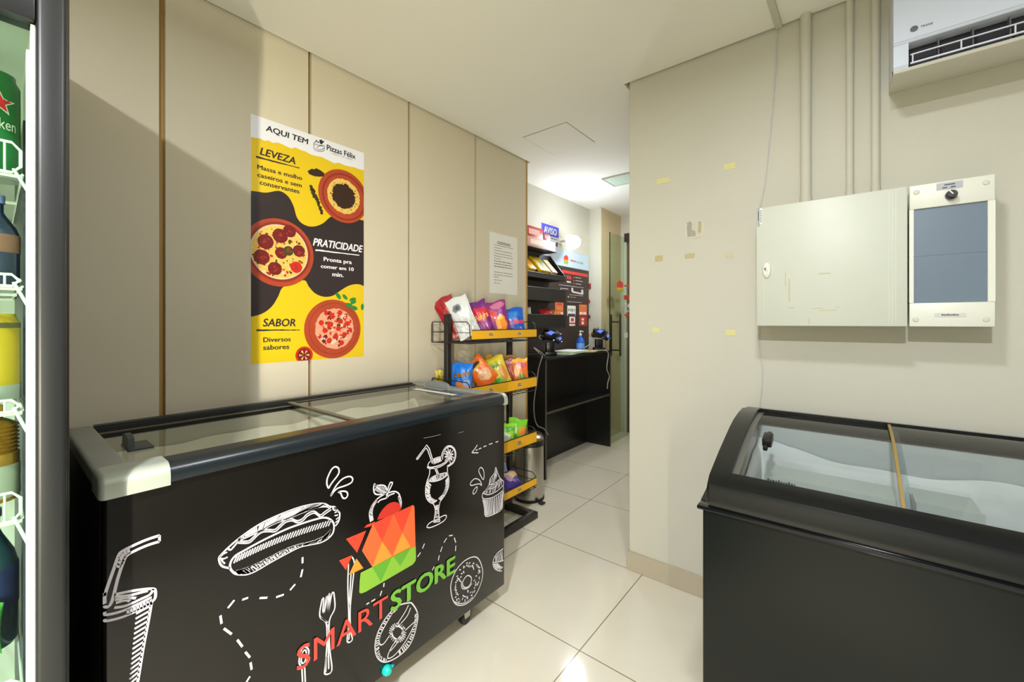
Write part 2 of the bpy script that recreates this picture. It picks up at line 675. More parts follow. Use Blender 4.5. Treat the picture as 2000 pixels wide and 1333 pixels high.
# white cable duct on the ceiling and the thin cable
dm = mat('duct_plastic', (200, 198, 182), 0.5)
du = MB()
du.obox((-0.235, 1.36, ZC - 0.006), (0.022, 1.17, 0.012), (0, 0, -0.03), 0, 0.002)
cd = du.build('cable_duct', dm, origin=(-0.235, 1.36, ZC - 0.006))
tag(cd, 'slim white cable duct running across the ceiling to the wall', 'cable duct')
cb2 = MB()
cpts = [ony(*p, YW - 0.004) for p in [(1518, 62), (1516, 120), (1510, 200), (1502, 290), (1494, 360), (1488, 405)]]
c2 = [ony(*p, YW - 0.004) for p in [(1482, 640), (1485, 680), (1489, 720), (1488, 760), (1483, 800), (1482, 830)]]
c2[0].x = c2[1].x = -0.2865
cpts[-1].x = -0.2835
mid = [Vector((-0.2835, YW - 0.004, 1.66)), Vector((-0.2835, YW - 0.004, 1.3))]
cb2.tube([Vector(p) for p in catmull([tuple(p) for p in [cpts[0] + Vector((0, 0, 0.012))] + cpts + mid + c2], 3)], 0.0022, n=6)
cbo = cb2.build('white_cable', mat('cable_white', (196, 196, 196), 0.5), origin=tuple(cpts[0]))
tag(cbo, 'thin white cable hanging down the wall behind the cream cabinet', 'cable')

# painted conduits down to the electrical boxes
for u0, u1, lab in ((1563, 1585, 'thick painted conduit nearest the hanging cable'), (1652, 1667.5, 'thin painted conduit in the middle of the three'), (1701, 1719, 'painted conduit near the air conditioner')):
    a = ony(u0, 300, YW - 0.012)
    b2 = ony(u1, 300, YW - 0.012)
    r = (b2.x - a.x) / 2
    x = (a.x + b2.x) / 2
    cdt = MB()
    cdt.tube([(x, YW - r, 1.60), (x, YW - r, ZC + 0.03)], r, n=18)
    cdt.tube([(x, YW - r, 1.655), (x, YW - r, 1.69)], r * 1.1, n=18)
    o = cdt.build('conduit', M_WALL, origin=(x, YW - r, 1.6))
    tag(o, lab + ', up to the ceiling', 'pipe', 'painted conduits on the wall')

# leftover pieces of masking tape and a patch of bare plaster
M_TAPE = mat('masking_tape', (216, 210, 150), 0.7, var=0.08, scale=60)
M_TAPE2 = mat('masking_tape_old', (190, 176, 134), 0.8, var=0.12, scale=80)
tp = [((1295, 353), 25, 10, 0.08, M_TAPE, 'yellow tape scrap alone near the top left of the bare wall'),
      ((1425, 325), 23, 12, 0.10, M_TAPE, 'yellow tape scrap highest on the bare wall, nearest the hanging cable'),
      ((1287, 505), 15, 11, 0.0, M_TAPE2, 'brown tape scrap below the bare patch, leftmost of its row of three'),
      ((1347, 500), 19, 9, 0.12, M_TAPE2, 'brown tape scrap directly below the bare plaster patch'),
      ((1424, 499), 16, 9, -0.1, mat('masking_tape_faint', (204, 194, 158), 0.8), 'faint tape scrap right of the row below the bare plaster patch'),
      ((1281, 645), 13, 10, 0.0, M_TAPE, 'small yellow tape scrap low on the bare wall near its corner'),
      ((1427, 650), 19, 12, 0.06, M_TAPE, 'yellow tape scrap low on the bare wall near the cream cabinet')]
for (u, v), wp, hp, rz, mm, lab in tp:
    p = ony(u, v, YW)
    a, b2 = ony(u - wp / 2, v, YW), ony(u + wp / 2, v, YW)
    h = hp * (p.dot(FW)) / F_PX
    wdt = b2.x - a.x
    tb = MB()
    tb.obox((p.x, YW - 0.0006, p.z), (wdt, 0.001, h), (0, -rz * 0.2, 0))
    o = tb.build('tape_scrap', mm, origin=(p.x, YW, p.z - h / 2))
    tag(o, lab, 'tape', 'tape scraps on the bare wall')
pm = MB()
pm.poly([tuple(ony(*q, YW - 0.0005)) for q in ((1341, 436), (1349, 432), (1352, 438), (1350, 448), (1358, 452), (1359, 461), (1343, 463))], 0)
pm.poly([tuple(ony(*q, YW - 0.0005)) for q in ((1364, 433), (1370, 433), (1369, 455), (1363, 455))], 1)
ol = [tuple(ony(*q, YW - 0.001)) for q in ((1342, 437), (1339, 450), (1341, 464), (1356, 465), (1370, 462), (1373, 446), (1371, 433))]
pm.tube(ol, 0.0016, 2, n=5)
po = pm.build('plaster_patch', [mat('bare_plaster', (166, 162, 146), 0.9, var=0.1, scale=60), mat('bare_plaster_warm', (180, 170, 132), 0.9), mat('paint_rim', (226, 222, 204), 0.7)], origin=tuple(ony(1355, 448, YW)))
tag(po, 'small chipped patch of bare plaster in the middle of the wall', 'wall mark')

# ------------------------------------------------------------------ cream cabinet and white control panel
M_CREAM = mat('cream_metal', (200, 204, 190), 0.42, var=0.03, scale=5)
M_CREAM2 = mat('cream_edge', (216, 214, 186), 0.5)
Y1, Y2 = 1.824, 1.839
wc = empty('wall_cabinet', (-0.0675, YW, 1.197), 'cream metal electrical cabinet with a lock, left of the white control panel', 'cabinet')
MB().box(-0.272, 0.137, Y1 + 0.016, YW, 1.199, 1.640, bev=0.004).build('body', M_CREAM2, wc)
dr = MB().box(-0.277, 0.1425, Y1, Y1 + 0.015, 1.1965, 1.6435, bev=0.003)
for xx in (-0.252, 0.098, 0.106, 0.114):
    dr.box(xx, xx + 0.002, Y1 - 0.0008, Y1 + 0.001, 1.203, 1.637)
door = dr.build('door', M_CREAM, wc)
lk = MB()
lk.lathe([(0.0, -0.004), (0.011, -0.0035), (0.0135, 0.0), (0.0135, 0.006)], (0, 0, 0), axis='y', n=24)
for v in lk.bm.verts:
    v.co.z *= 2.1
    v.co += Vector((-0.2425, Y1 - 0.005, 1.405))
lko = lk.build('lock', M_WHITE, door)
MB().lathe([(0.0, -0.003), (0.008, -0.002), (0.009, 0.003)], (-0.2425, Y1 - 0.0085, 1.41), axis='y', n=20).build('keyhole', M_CHROME, lko)
MB().box(-0.2735, -0.266, Y1 - 0.001, Y1, 1.575, 1.642).build('tag', mat('label_blue', (150, 160, 176), 0.5), wc)['label'] = 'pale blue printed tag'
MB().box(-0.2655, -0.258, Y1 - 0.001, Y1, 1.58, 1.642).build('tag', M_WHITE, wc)
tg = MB()
for i in range(6):
    tg.box(-0.263, -0.2605, Y1 - 0.0014, Y1 - 0.0009, 1.588 + i * 0.008, 1.593 + i * 0.008)
for i in range(4):
    tg.box(-0.2715, -0.269, Y1 - 0.0014, Y1 - 0.0009, 1.597 + i * 0.009, 1.603 + i * 0.009)
tg.build('tag_print', M_INK, wc)
stn = MB()
rn = random.Random(5)
for (u0, v0, u1, v1) in ((1585, 602, 1608, 603), (1600, 606, 1635, 607), (1579, 622, 1581, 634), (1533, 530, 1535, 560), (1540, 545, 1543, 590), (1598, 534, 1622, 535), (1630, 600, 1640, 601), (1540, 600, 1552, 602)):
    a, b2 = ony(u0, v0, Y1), ony(u1, v1, Y1)
    stn.box(a.x, b2.x, Y1 - 0.0004, Y1 + 0.001, b2.z, a.z)
stn.build('glue_stain', mat('glue_residue', (190, 186, 152), 0.8, var=0.1, scale=90), door)

cp = empty('control_panel', (0.239, YW, 1.197), 'white control panel with a blue-grey window and black knob, right of the cream cabinet', 'control panel')
MB().box(0.152, 0.327, Y2 + 0.014, YW, 1.20, 1.642, bev=0.004).build('body', M_WHITE, cp)
fr = MB()
X0, X1, Z0, Z1 = 0.1475, 0.331, 1.1965, 1.645
wx0, wx1, wz0, wz1 = 0.158, 0.316, 1.271, 1.569
fr.box(X0, X1, Y2, Y2 + 0.013, wz1, Z1, bev=0.003)
fr.box(X0, X1, Y2, Y2 + 0.013, Z0, wz0, bev=0.003)
fr.box(X0, wx0, Y2, Y2 + 0.013, wz0 + 0.0002, wz1 - 0.0002)
fr.box(wx1, X1, Y2, Y2 + 0.013, wz0 + 0.0002, wz1 - 0.0002)
fo = fr.build('cover', mat('panel_white', (222, 224, 212), 0.4, var=0.02), cp)
wn = MB()
wn.box(wx0, wx1, Y2 + 0.0075, Y2 + 0.012, wz0, 1.4195)
wn.box(wx0, wx1, Y2 + 0.008, Y2 + 0.012, 1.4200, wz1)
wn.build('window', mat('bluegrey_window', (104, 120, 136), 0.35, var=0.03), cp)
for sx, sz in ((0.164, 1.6225), (0.3125, 1.6225), (0.1625, 1.2185), (0.3125, 1.2185)):
    s = MB().lathe([(0.0, -0.002), (0.006, -0.0018), (0.0075, 0.0)], (sx, Y2 - 0.0005, sz), axis='y', n=18).build('screw', mat('screw_cover', (205, 203, 182), 0.4), cp)
kb = MB().lathe([(0.0, -0.026), (0.010, -0.026), (0.0125, -0.022), (0.0135, -0.004), (0.0, -0.0002)], (0.240, Y2, 1.598), axis='y', n=24).build('knob', M_BLACK, cp)
MB().obox((0.2375, Y2 - 0.0268, 1.603), (0.003, 0.0016, 0.014), (0, -0.6, 0)).build('pointer', M_WHITE, kb)
lp = MB()
lp.box(0.209, 0.2655, Y2 - 0.0012, Y2, 1.619, 1.640)
lpo = lp.build('name_plate', mat('grey_label', (176, 180, 186), 0.5), cp)
l2 = MB()
l2.box(0.2045, 0.2725, Y2 - 0.0012, Y2, 1.2265, 1.2385)
l2o = l2.build('name_plate', mat('white_label', (206, 206, 200), 0.5), cp)
ln = MB()
ln.box(0.226, 0.249, Y2 - 0.0016, Y2 - 0.0011, 1.631, 1.6345)
ln.box(0.222, 0.232, Y2 - 0.0016, Y2 - 0.0011, 1.6225, 1.626)
ln.box(0.240, 0.250, Y2 - 0.0016, Y2 - 0.0011, 1.6225, 1.626)
for i in range(9):
    ln.box(0.220 + i * 0.0042, 0.2232 + i * 0.0042, Y2 - 0.0016, Y2 - 0.0011, 1.2305, 1.2345 + (0.0012 if i % 3 == 0 else 0))
ln.build('plate_print', mat('label_ink', (74, 78, 90), 0.6), cp)

# ------------------------------------------------------------------ split air conditioner
M_AC = mat('ac_white', (206, 214, 230), 0.35, var=0.015)
M_ACD = mat('ac_dark_duct', (34, 31, 36), 0.6)
ac = empty('air_conditioner', (0.505, YW, 1.99), 'white split air conditioner mounted high on the wall above the control panel', 'air conditioner')
AX0, AX1 = 0.105, 0.905
prof = [(YW, 2.012), (YW, 2.29), (1.80, 2.29), (1.765, 2.27), (1.752, 2.20), (1.748, 2.066), (1.752, 2.062), (1.80, 2.062), (1.80, 2.010)]
bd = MB()
bd.prism(prof, 'x', AX0, AX1)
bd.build('body', M_AC, ac, angle=30)
# end blocks beside the outlet and the underside tray
for a, b2 in ((AX0, AX0 + 0.034), (AX1 - 0.034, AX1)):
    ce = MB()
    ce.prism([(1.80, 2.0615), (1.7505, 2.0615), (1.7505, 1.998), (1.757, 1.990), (1.80, 1.993)], 'x', a, b2)
    ce.build('end_cheek', M_AC, ac)
ut = MB()
ut.prism([(1.757, 1.990), (1.7515, 1.978), (1.775, 1.972), (YW, 2.004), (YW, 2.0115), (1.80, 2.0095)], 'x', AX0, AX1)
ut.build('bottom_tray', mat('ac_tray', (200, 198, 184), 0.45), ac)
du2 = MB()
du2.prism([(1.7985, 2.0612), (1.795, 2.0612), (1.790, 2.000), (1.7985, 2.000)], 'x', AX0 + 0.0345, AX1 - 0.0345)
du2.build('outlet_duct', M_ACD, ac)
for i in range(10):
    xx = AX0 + 0.10 + i * 0.070
    MB().prism([(1.790, 2.058), (1.765, 2.056), (1.762, 1.992), (1.790, 1.996)], 'x', xx - 0.0015, xx + 0.0015).build('vane', mat('ac_vane', (92, 88, 92), 0.5), ac)
lv = MB()
for z, dz in ((2.026, 0.0035), (2.0, 0.0045)):
    lv.obox(((AX0 + AX1) / 2, 1.757, z), (AX1 - AX0 - 0.076, 0.008, dz), (0.2, 0, 0), 0, 0.001)
for i in range(8):
    xx = AX0 + 0.042 + i * 0.1018
    lv.box(xx, xx + 0.003, 1.754, 1.760, 2.0, 2.026)
lv.build('louvre', M_AC, ac)
lg = MB()
lg.lathe([(0.0, -0.001), (0.0085, -0.0008), (0.009, 0.0)], (0.151, 1.7482, 2.098), axis='y', n=20)
lg.build('logo', mat('ac_logo_grey', (96, 96, 108), 0.4, 0.3), ac)
lt = MB()
add_text(lt, 'TRANE', lambda x, y: (0.165 + x * 0.026, 1.7475, 2.0945 + y * 0.006), 0, 0.01)
lt.build('lettering', mat('ac_logo_grey', (96, 96, 108), 0.4, 0.3), ac)
MB().box(AX0 + 0.001, AX1 - 0.001, 1.7476, 1.7495, 2.0695, 2.0705).build('seam', mat('ac_seam', (150, 152, 160), 0.5), ac)

# ------------------------------------------------------------------ right chest freezer
FX0, FX1, FY0, FY1 = -0.335, 0.66, 1.30, 1.905
M_FZ = mat('charcoal_freezer_steel', (12, 17, 16), 0.36, spec=0.36, var=0.16, scale=2.2, bump=0.03, bscale=150)
M_FRAME = mat('glossy_black_frame', (12, 15, 17), 0.16, spec=0.42, var=0.05)
M_FROST = mat('frost', (232, 229, 228), 0.85, var=0.06, scale=14, bump=0.9, bscale=45)
M_LINER = mat('white_liner', (206, 206, 206), 0.5, var=0.03)
rf = empty('chest_freezer', ((FX0 + FX1) / 2, (FY0 + FY1) / 2, 0), 'plain black chest freezer with a sloping curved glass lid under the control panel', 'freezer')
rbk = MB()
rbk.box(FX0, FX1, FY0, FY0 + 0.045, 0.06, 0.672, bev=0.006)
rbk.box(FX0, FX1, FY1 - 0.045, FY1, 0.06, 0.80, bev=0.004)
rbk.prism([(FY0 + 0.046, 0.06), (FY1 - 0.046, 0.06), (FY1 - 0.046, 0.80), (FY0 + 0.046, 0.672)], 'x', FX0, FX0 + 0.045)
rbk.prism([(FY0 + 0.046, 0.06), (FY1 - 0.046, 0.06), (FY1 - 0.046, 0.80), (FY0 + 0.046, 0.672)], 'x', FX1 - 0.045, FX1)
rbk.box(FX0 + 0.046, FX1 - 0.046, FY0 + 0.046, FY1 - 0.046, 0.06, 0.12)
rbk.build('body', M_FZ, rf)
fl = MB()
fl.box(FX0 - 0.012, FX1 + 0.012, FY0 - 0.016, FY0 + 0.03, 0.668, 0.680, bev=0.004)
fl.prism([(FY0 + 0.0305, 0.668), (FY1, 0.800), (FY1, 0.815), (FY0 + 0.0305, 0.680)], 'x', FX0 - 0.012, FX0 + 0.044)
fl.prism([(FY0 + 0.0305, 0.668), (FY1, 0.800), (FY1, 0.815), (FY0 + 0.0305, 0.680)], 'x', FX1 - 0.044, FX1 + 0.012)
fl.build('rim', M_FRAME, rf)
LX0, LX1 = -0.325, 0.65
outer = [(1.297, 0.681), (1.297, 0.722), (1.306, 0.742), (1.335, 0.757), (1.394, 0.779), (1.46, 0.802), (1.53, 0.824), (1.60, 0.845), (1.67, 0.862), (1.75, 0.873), (1.83, 0.878), (1.905, 0.872)]


def prof_at(y):
    for i in range(len(outer) - 1):
        (a, b2), (c, d) = outer[i], outer[i + 1]
        if a <= y <= c and c > a:
            return b2 + (d - b2) * (y - a) / (c - a)
    return outer[-1][1]


for xa, xb in ((LX0, -0.272), (0.60, LX1)):
    pl = outer + [(1.905, 0.815), (1.345, 0.683)]
    e = MB().prism(pl, 'x', xa, xb)
    bmesh.ops.bevel(e.bm, geom=[ed for ed in e.bm.edges if abs(ed.verts[0].co.x - ed.verts[1].co.x) < 1e-6 and abs(ed.verts[0].co.x - (xa if xa < 0 else xb)) < 1e-6],
                    offset=0.007, segments=3, affect='EDGES')
    e.build('lid_end', M_FRAME, rf)
fb = MB()
fb.prism(outer[:4] + [(1.362, 0.767), (1.362, 0.752), (1.335, 0.74), (1.335, 0.683)], 'x', -0.2718, 0.5998)
fb.build('front_rail', M_FRAME, rf)
br = MB()
br.prism([(1.862, 0.877), (1.905, 0.872), (1.905, 0.815), (1.885, 0.815), (1.862, 0.84)], 'x', -0.2718, 0.5998)
br.box(-0.2718, 0.5998, 1.845, 1.8615, 0.845, 0.857)
br.build('rear_rail', M_FRAME, rf)
ys = [1.355 + (1.868 - 1.355) * i / 14 for i in range(15)]
M_LID = glass_mat('lid_glass', (238, 242, 242), 1.45)
for xa, xb, dz in ((-0.2715, 0.118, -0.014), (0.098, 0.5995, -0.006)):
    gl = MB()
    gl.prism([(y, prof_at(y) + dz) for y in ys] + [(y, prof_at(y) + dz - 0.004) for y in reversed(ys)], 'x', xa, xb)
    lid = gl.build('glass_lid', M_LID, rf)
    if xa < 0:
        hd = MB()
        hp = onz(1498, 864, 0.826)
        hc = Vector((hp.x, hp.y, prof_at(hp.y) + dz))
        hd.obox(hc + Vector((0, 0.012, 0.009)), (0.013, 0.11, 0.016), (0.25, 0, 0.0), 0, 0.004)
        hd.obox(hc + Vector((0.003, -0.006, 0.017)), (0.026, 0.052, 0.028), (0.25, 0, 0.0), 0, 0.004)
        hd.build('handle', M_BLACK, lid)
        ms = MB()
        ms.prism([(y, prof_at(y) + dz + 0.0012) for y in ys] + [(y, prof_at(y) + dz + 0.0002) for y in reversed(ys)], 'x', -0.2714, -0.254)
        ms.build('lid_edge', mat('lid_edge_grey', (88, 88, 82), 0.3), lid)
mu = MB()
mu.prism([(y, prof_at(y) - 0.003) for y in ys] + [(y, prof_at(y) - 0.012) for y in reversed(ys)], 'x', 0.0965, 0.1035)
mu.build('lid_seal', mat('yellowed_seal', (150, 126, 72), 0.5, var=0.1, scale=20), rf)
# frosted tub
tb = MB()
ix0, ix1, iy0, iy1, iz0 = FX0 + 0.046, FX1 - 0.046, FY0 + 0.0465, FY1 - 0.0465, 0.125
tb.box(ix0, ix1, iy0, iy1, iz0, iz0 + 0.01)
tb.box(ix0, ix1, iy0, iy0 + 0.012, iz0, 0.70)
tb.box(ix0, ix1, iy1 - 0.012, iy1, iz0, 0.815)
tb.prism([(iy0 + 0.012, iz0), (iy1 - 0.012, iz0), (iy1 - 0.012, 0.80), (iy0 + 0.012, 0.69)], 'x', ix0, ix0 + 0.012)
tb.prism([(iy0 + 0.012, iz0), (iy1 - 0.012, iz0), (iy1 - 0.012, 0.80), (iy0 + 0.012, 0.69)], 'x', ix1 - 0.012, ix1)
tb.build('tub_liner', M_LINER, rf)


def frost_sheet(nu, nv, fn, name, parent, m=None):
    mb = MB()
    vs = [fn(i / (nu - 1), j / (nv - 1)) for j in range(nv) for i in range(nu)]
    fs = [(j * nu + i, j * nu + i + 1, (j + 1) * nu + i + 1, (j + 1) * nu + i) for j in range(nv - 1) for i in range(nu - 1)]
    mb.verts_faces(vs, fs)
    return mb.build(name, m or M_FROST, parent, angle=80)


def nz(a, b, s=1.0):
    return (sin(a * 7.1 * s + 1.3) + sin(a * 13.7 * s + b * 5.2) + 0.7 * sin(b * 17.3 * s + a * 4.1) + 0.5 * sin(a * 31 * s + b * 27 * s)) / 3.2


def fr_back(s, t):
    x = ix0 + 0.013 + (ix1 - ix0 - 0.026) * s
    top = 0.735 + 0.035 * nz(s * 0.7, 0.2) + 0.03 * max(0, 1 - s * 9) + 0.022 * (s - 0.3)
    z = 0.14 + (top - 0.14) * t
    th = 0.012 + 0.05 * (1 - t) ** 0.25 * (0.6 + 0.4 * nz(s * 1.5, t * 2)) if t < 0.999 else 0.004
    return (x, iy1 - 0.0125 - th, z)


def fr_left(s, t):
    y = iy0 + 0.03 + (iy1 - iy0 - 0.05) * s
    top = 0.66 + 0.10 * s + 0.015 * nz(s, 0.8)
    z = 0.14 + (top - 0.14) * t
    th = 0.008 + 0.03 * (1 - t) ** 0.3 * (0.7 + 0.3 * nz(t * 1.5, s * 2)) if t < 0.999 else 0.003
    return (ix0 + 0.0125 + th, y, z)


def fr_floor(s, t):
    return (ix0 + 0.02 + (ix1 - ix0 - 0.04) * s, iy0 + 0.02 + (iy1 - iy0 - 0.04) * t, 0.30 + 0.018 * nz(s * 2, t * 2) + 0.10 * max(0, t - 0.6))


frost_sheet(60, 24, fr_back, 'frost', rf)
frost_sheet(36, 18, fr_left, 'frost', rf)
frost_sheet(50, 30, fr_floor, 'frost', rf)
# hanging baskets: pale front rails with a printed strip
YS = 1.60
for ua, va, ub, vb2, nm in ((1492, 926, 1752, 982, 0), (1790, 985, 1925, 1003, 1)):
    a, b2 = ony(ua, va, YS), ony(ub, vb2, YS)
    ps = MB()
    zz = (a.z + b2.z) / 2
    ps.box(a.x, b2.x, YS, YS + 0.004, zz - 0.055, zz)
    ps.box(a.x, b2.x, YS + 0.0045, YS + 0.16, zz - 0.012, zz - 0.008)
    so_ = ps.build('basket_rail', mat('pale_strip', (206, 206, 200), 0.5), rf)
    if nm == 0:
        pl2 = MB()
        rn = random.Random(11)
        xx, k = a.x + 0.01, 0
        while xx < a.x + 0.085:
            wl_ = rn.uniform(0.003, 0.007)
            pl2.box(xx, xx + wl_, YS - 0.0008, YS - 0.0002, zz - 0.019, zz - 0.011 + (0.003 if k % 4 == 0 else 0))
            xx += wl_ + 0.002
            k += 1
        pl2.build('strip_print', mat('strip_ink', (60, 64, 66), 0.6), so_)
ft = MB()
for x in (FX0 + 0.07, FX1 - 0.07):
    for y in (FY0 + 0.07, FY1 - 0.07):
        ft.lathe([(0.022, 0.0), (0.025, 0.004), (0.018, 0.012), (0.016, 0.0598)], (x, y, 0), n=14)
        ft.build('foot', M_MATTE, rf)
        ft = MB()
ft.bm.free()

# ------------------------------------------------------------------ left chest freezer
GX1 = -1.15                     # printed front
GXB = -1.745                    # rear
GY0, GY1 = 0.130, 1.383
GT = 0.905                      # top
M_VINYL = mat('printed_black_vinyl', (15, 13, 11), 0.2, spec=0.42, var=0.12, scale=3, bump=0.02, bscale=30)
M_ALU = mat('grey_green_corner', (176, 184, 172), 0.35, 0.35, var=0.04)
M_GREY = mat('grey_end_cap', (134, 136, 128), 0.45, var=0.03)
lf = empty('chest_freezer', ((GX1 + GXB) / 2, (GY0 + GY1) / 2, 0), 'long black chest freezer printed with white food doodles against the panelled wall', 'freezer')
b = MB()
b.box(GX1 - 0.04, GX1, GY0 + 0.006, GY1 - 0.006, 0.085, 0.868, bev=0.008, seg=3)
b.build('front_panel', M_VINYL, lf)
b = MB()
b.box(GXB, GX1 - 0.0405, GY0 + 0.006, GY0 + 0.05, 0.085, 0.868, bev=0.004)
b.box(GXB, GX1 - 0.0405, GY1 - 0.05, GY1 - 0.006, 0.085, 0.868, bev=0.004)
b.box(GXB, GXB + 0.04, GY0 + 0.0505, GY1 - 0.0505, 0.085, 0.868)
b.box(GXB + 0.0405, GX1 - 0.0405, GY0 + 0.0505, GY1 - 0.0505, 0.085, 0.15)
b.build('body', M_MATTE, lf)
# rounded front bumper with pale corner pieces
R = 0.028
bprof = [(GX1 - 0.05, 0.866), (GX1 + 0.004, 0.862), (GX1 + 0.012, 0.866)]
for i in range(9):
    a = i / 8 * pi / 2
    bprof.append((GX1 + 0.014 - R + R * cos(a), GT + 0.001 - R + R * sin(a)))
bprof += [(GX1 - 0.058, GT + 0.001), (GX1 - 0.064, GT - 0.008), (GX1 - 0.064, 0.868)]
MB().prism(bprof, 'y', 0.240, 1.357).build('front_bumper', M_BUMPER, lf)
big = [(GX1 - 0.064, 0.8605), (GX1 + 0.0155, 0.8605)] + [(GX1 + 0.0155 - R + R * cos(i * pi / 16), GT + 0.0025 - R + R * sin(i * pi / 16)) for i in range(9)] + [(GX1 - 0.064, GT + 0.0025)]
for ya, yb, s_ in ((GY0 - 0.002, 0.2398, 1), (GY1 + 0.004, 1.3572, -1)):
    c = MB()
    rings = []
    for dy, k in ((0.0, 0.010), (0.001, 0.0065), (0.0035, 0.003), (0.007, 0.0009), (0.011, 0.0), (abs(yb - ya), 0.0)):
        rings.append([c.bm.verts.new((x - k if x > GX1 - 0.05 else x, ya + s_ * dy, z - k if z > 0.88 else z + k * 0.3)) for x, z in big])
    for a, b2 in zip(rings, rings[1:]):
        for q in range(len(big)):
            c._face([a[q], a[(q + 1) % len(big)], b2[(q + 1) % len(big)], b2[q]], 0)
    c._face(rings[0], 0)
    c._face(rings[-1], 0)
    c.build('corner_piece', M_ALU, lf)['label'] = 'pale grey-green corner piece'
for ya, yb in ((GY0 - 0.002, 0.186), (1.331, GY1 + 0.004)):
    MB().box(GXB - 0.004, GX1 - 0.066, ya, yb, 0.8685, GT, bev=0.008, seg=3).build('end_cap', M_GREY, lf)
rr = MB()
rr.box(GXB - 0.004, GXB + 0.028, 0.1865, 1.3305, 0.8685, GT + 0.001, bev=0.002)
rr.box(GXB + 0.0285, GXB + 0.040, 0.1865, 1.3305, 0.8685, GT - 0.018)
rr.box(GXB + 0.0402, GXB + 0.046, 0.1865, 1.3305, 0.8685, GT - 0.004)
rr.build('rear_rail', mat('track_black', (26, 27, 28), 0.4), lf)
M_TOPG = glass_mat('freezer_top_glass', (240, 241, 236), 1.85)
for ya, yb, z, s in ((0.187, 0.745, GT - 0.019, 0), (0.718, 1.330, GT - 0.009, 1)):
    lid = MB().box(GXB + 0.0465, GX1 - 0.0645, ya, yb, z - 0.005, z).build('glass_lid', M_TOPG, lf)
    fm = MB()
    if s == 0:
        fm.box(GXB + 0.047, GX1 - 0.065, yb - 0.012, yb, z + 0.0002, z + 0.003)
        fm.box(GXB + 0.0465, GXB + 0.06, ya, yb - 0.0125, z + 0.0002, z + 0.002)
    else:
        fm.box(GXB + 0.047, GX1 - 0.065, ya, ya + 0.016, z + 0.0002, z + 0.004)
        fm.box(GXB + 0.0465, GXB + 0.054, ya + 0.0165, yb, z + 0.0002, z + 0.002)
    fm.build('lid_frame', mat('lid_frame_brown', (104, 98, 80), 0.4, var=0.05), lid)
    h = MB()
    if s == 0:
        hx, hy = -1.44, 0.232
        h.box(hx - 0.045, hx + 0.045, hy - 0.022, hy + 0.03, z + 0.0002, z + 0.006, bev=0.002)
        h.prism([(hx - 0.042, z + 0.006), (hx + 0.042, z + 0.006), (hx + 0.036, z + 0.032), (hx + 0.015, z + 0.038), (hx - 0.015, z + 0.038), (hx - 0.036, z + 0.032)], 'y', hy - 0.02, hy - 0.008)
        h.build('handle', mat('dark_grip', (58, 64, 68), 0.35), lid)
    else:
        hx, hy = -1.52, 1.327
        h.prism([(hx - 0.085, z), (hx + 0.085, z), (hx + 0.072, z + 0.026), (hx + 0.045, z + 0.034), (hx - 0.045, z + 0.034), (hx - 0.072, z + 0.026)], 'y', hy - 0.012, hy + 0.003)
        h.box(hx - 0.07, hx + 0.07, hy - 0.035, hy - 0.0122, z + 0.0002, z + 0.006, bev=0.002)
        h.build('handle', mat('grey_grip', (126, 132, 132), 0.4), lid)
        st = MB()
        st.box(-1.598, -1.325, 1.238, 1.246, z + 0.0002, z + 0.0009)
        st.box(-1.598, -1.325, 1.256, 1.264, z + 0.0002, z + 0.0009)
        st.box(-1.598, -1.325, 1.2461, 1.2559, z + 0.0002, z + 0.0006, 1)
        st.build('sticker', [M_PAPER, mat('pale_pink_print', (206, 190, 190), 0.6)], lid)
# inner tub and rime
tx0, tx1, ty0, ty1 = GXB + 0.041, GX1 - 0.041, GY0 + 0.051, GY1 - 0.051
tl = MB()
tl.box(tx0, tx1, ty0, ty1, 0.151, 0.16)
tl.box(tx0, tx0 + 0.01, ty0, ty1, 0.16, 0.868)
tl.box(tx1 - 0.02, tx1, ty0, ty1, 0.16, 0.868)
tl.box(tx0 + 0.01, tx1 - 0.02, ty0, ty0 + 0.01, 0.16, 0.868)
tl.box(tx0 + 0.01, tx1 - 0.02, ty1 - 0.01, ty1, 0.16, 0.868)
tl.build('tub_liner', mat('grey_liner', (186, 186, 174), 0.5, var=0.03), lf)


def rime_back(s, t):
    y = ty0 + 0.012 + (ty1 - ty0 - 0.024) * s
    top = 0.815 + 0.016 * nz(s * 1.3, 0.4) + 0.018 * s
    z = 0.20 + (top - 0.20) * t
    th = 0.02 + 0.07 * (1 - t) ** 0.3 * (0.6 + 0.4 * nz(s * 2.2, t * 2)) if t < 0.999 else 0.004
    return (tx0 + 0.0105 + th, y, z)


def rime_floor(s, t):
    return (tx0 + 0.02 + (tx1 - tx0 - 0.05) * t, ty0 + 0.02 + (ty1 - ty0 - 0.04) * s, 0.60 + 0.05 * nz(s * 3, t * 2))


M_RIME = mat('rime', (240, 238, 228), 0.9, var=0.05, scale=10, bump=0.8, bscale=40)
frost_sheet(80, 24, rime_back, 'frost', lf, M_RIME)
frost_sheet(70, 26, rime_floor, 'frost', lf, M_RIME)
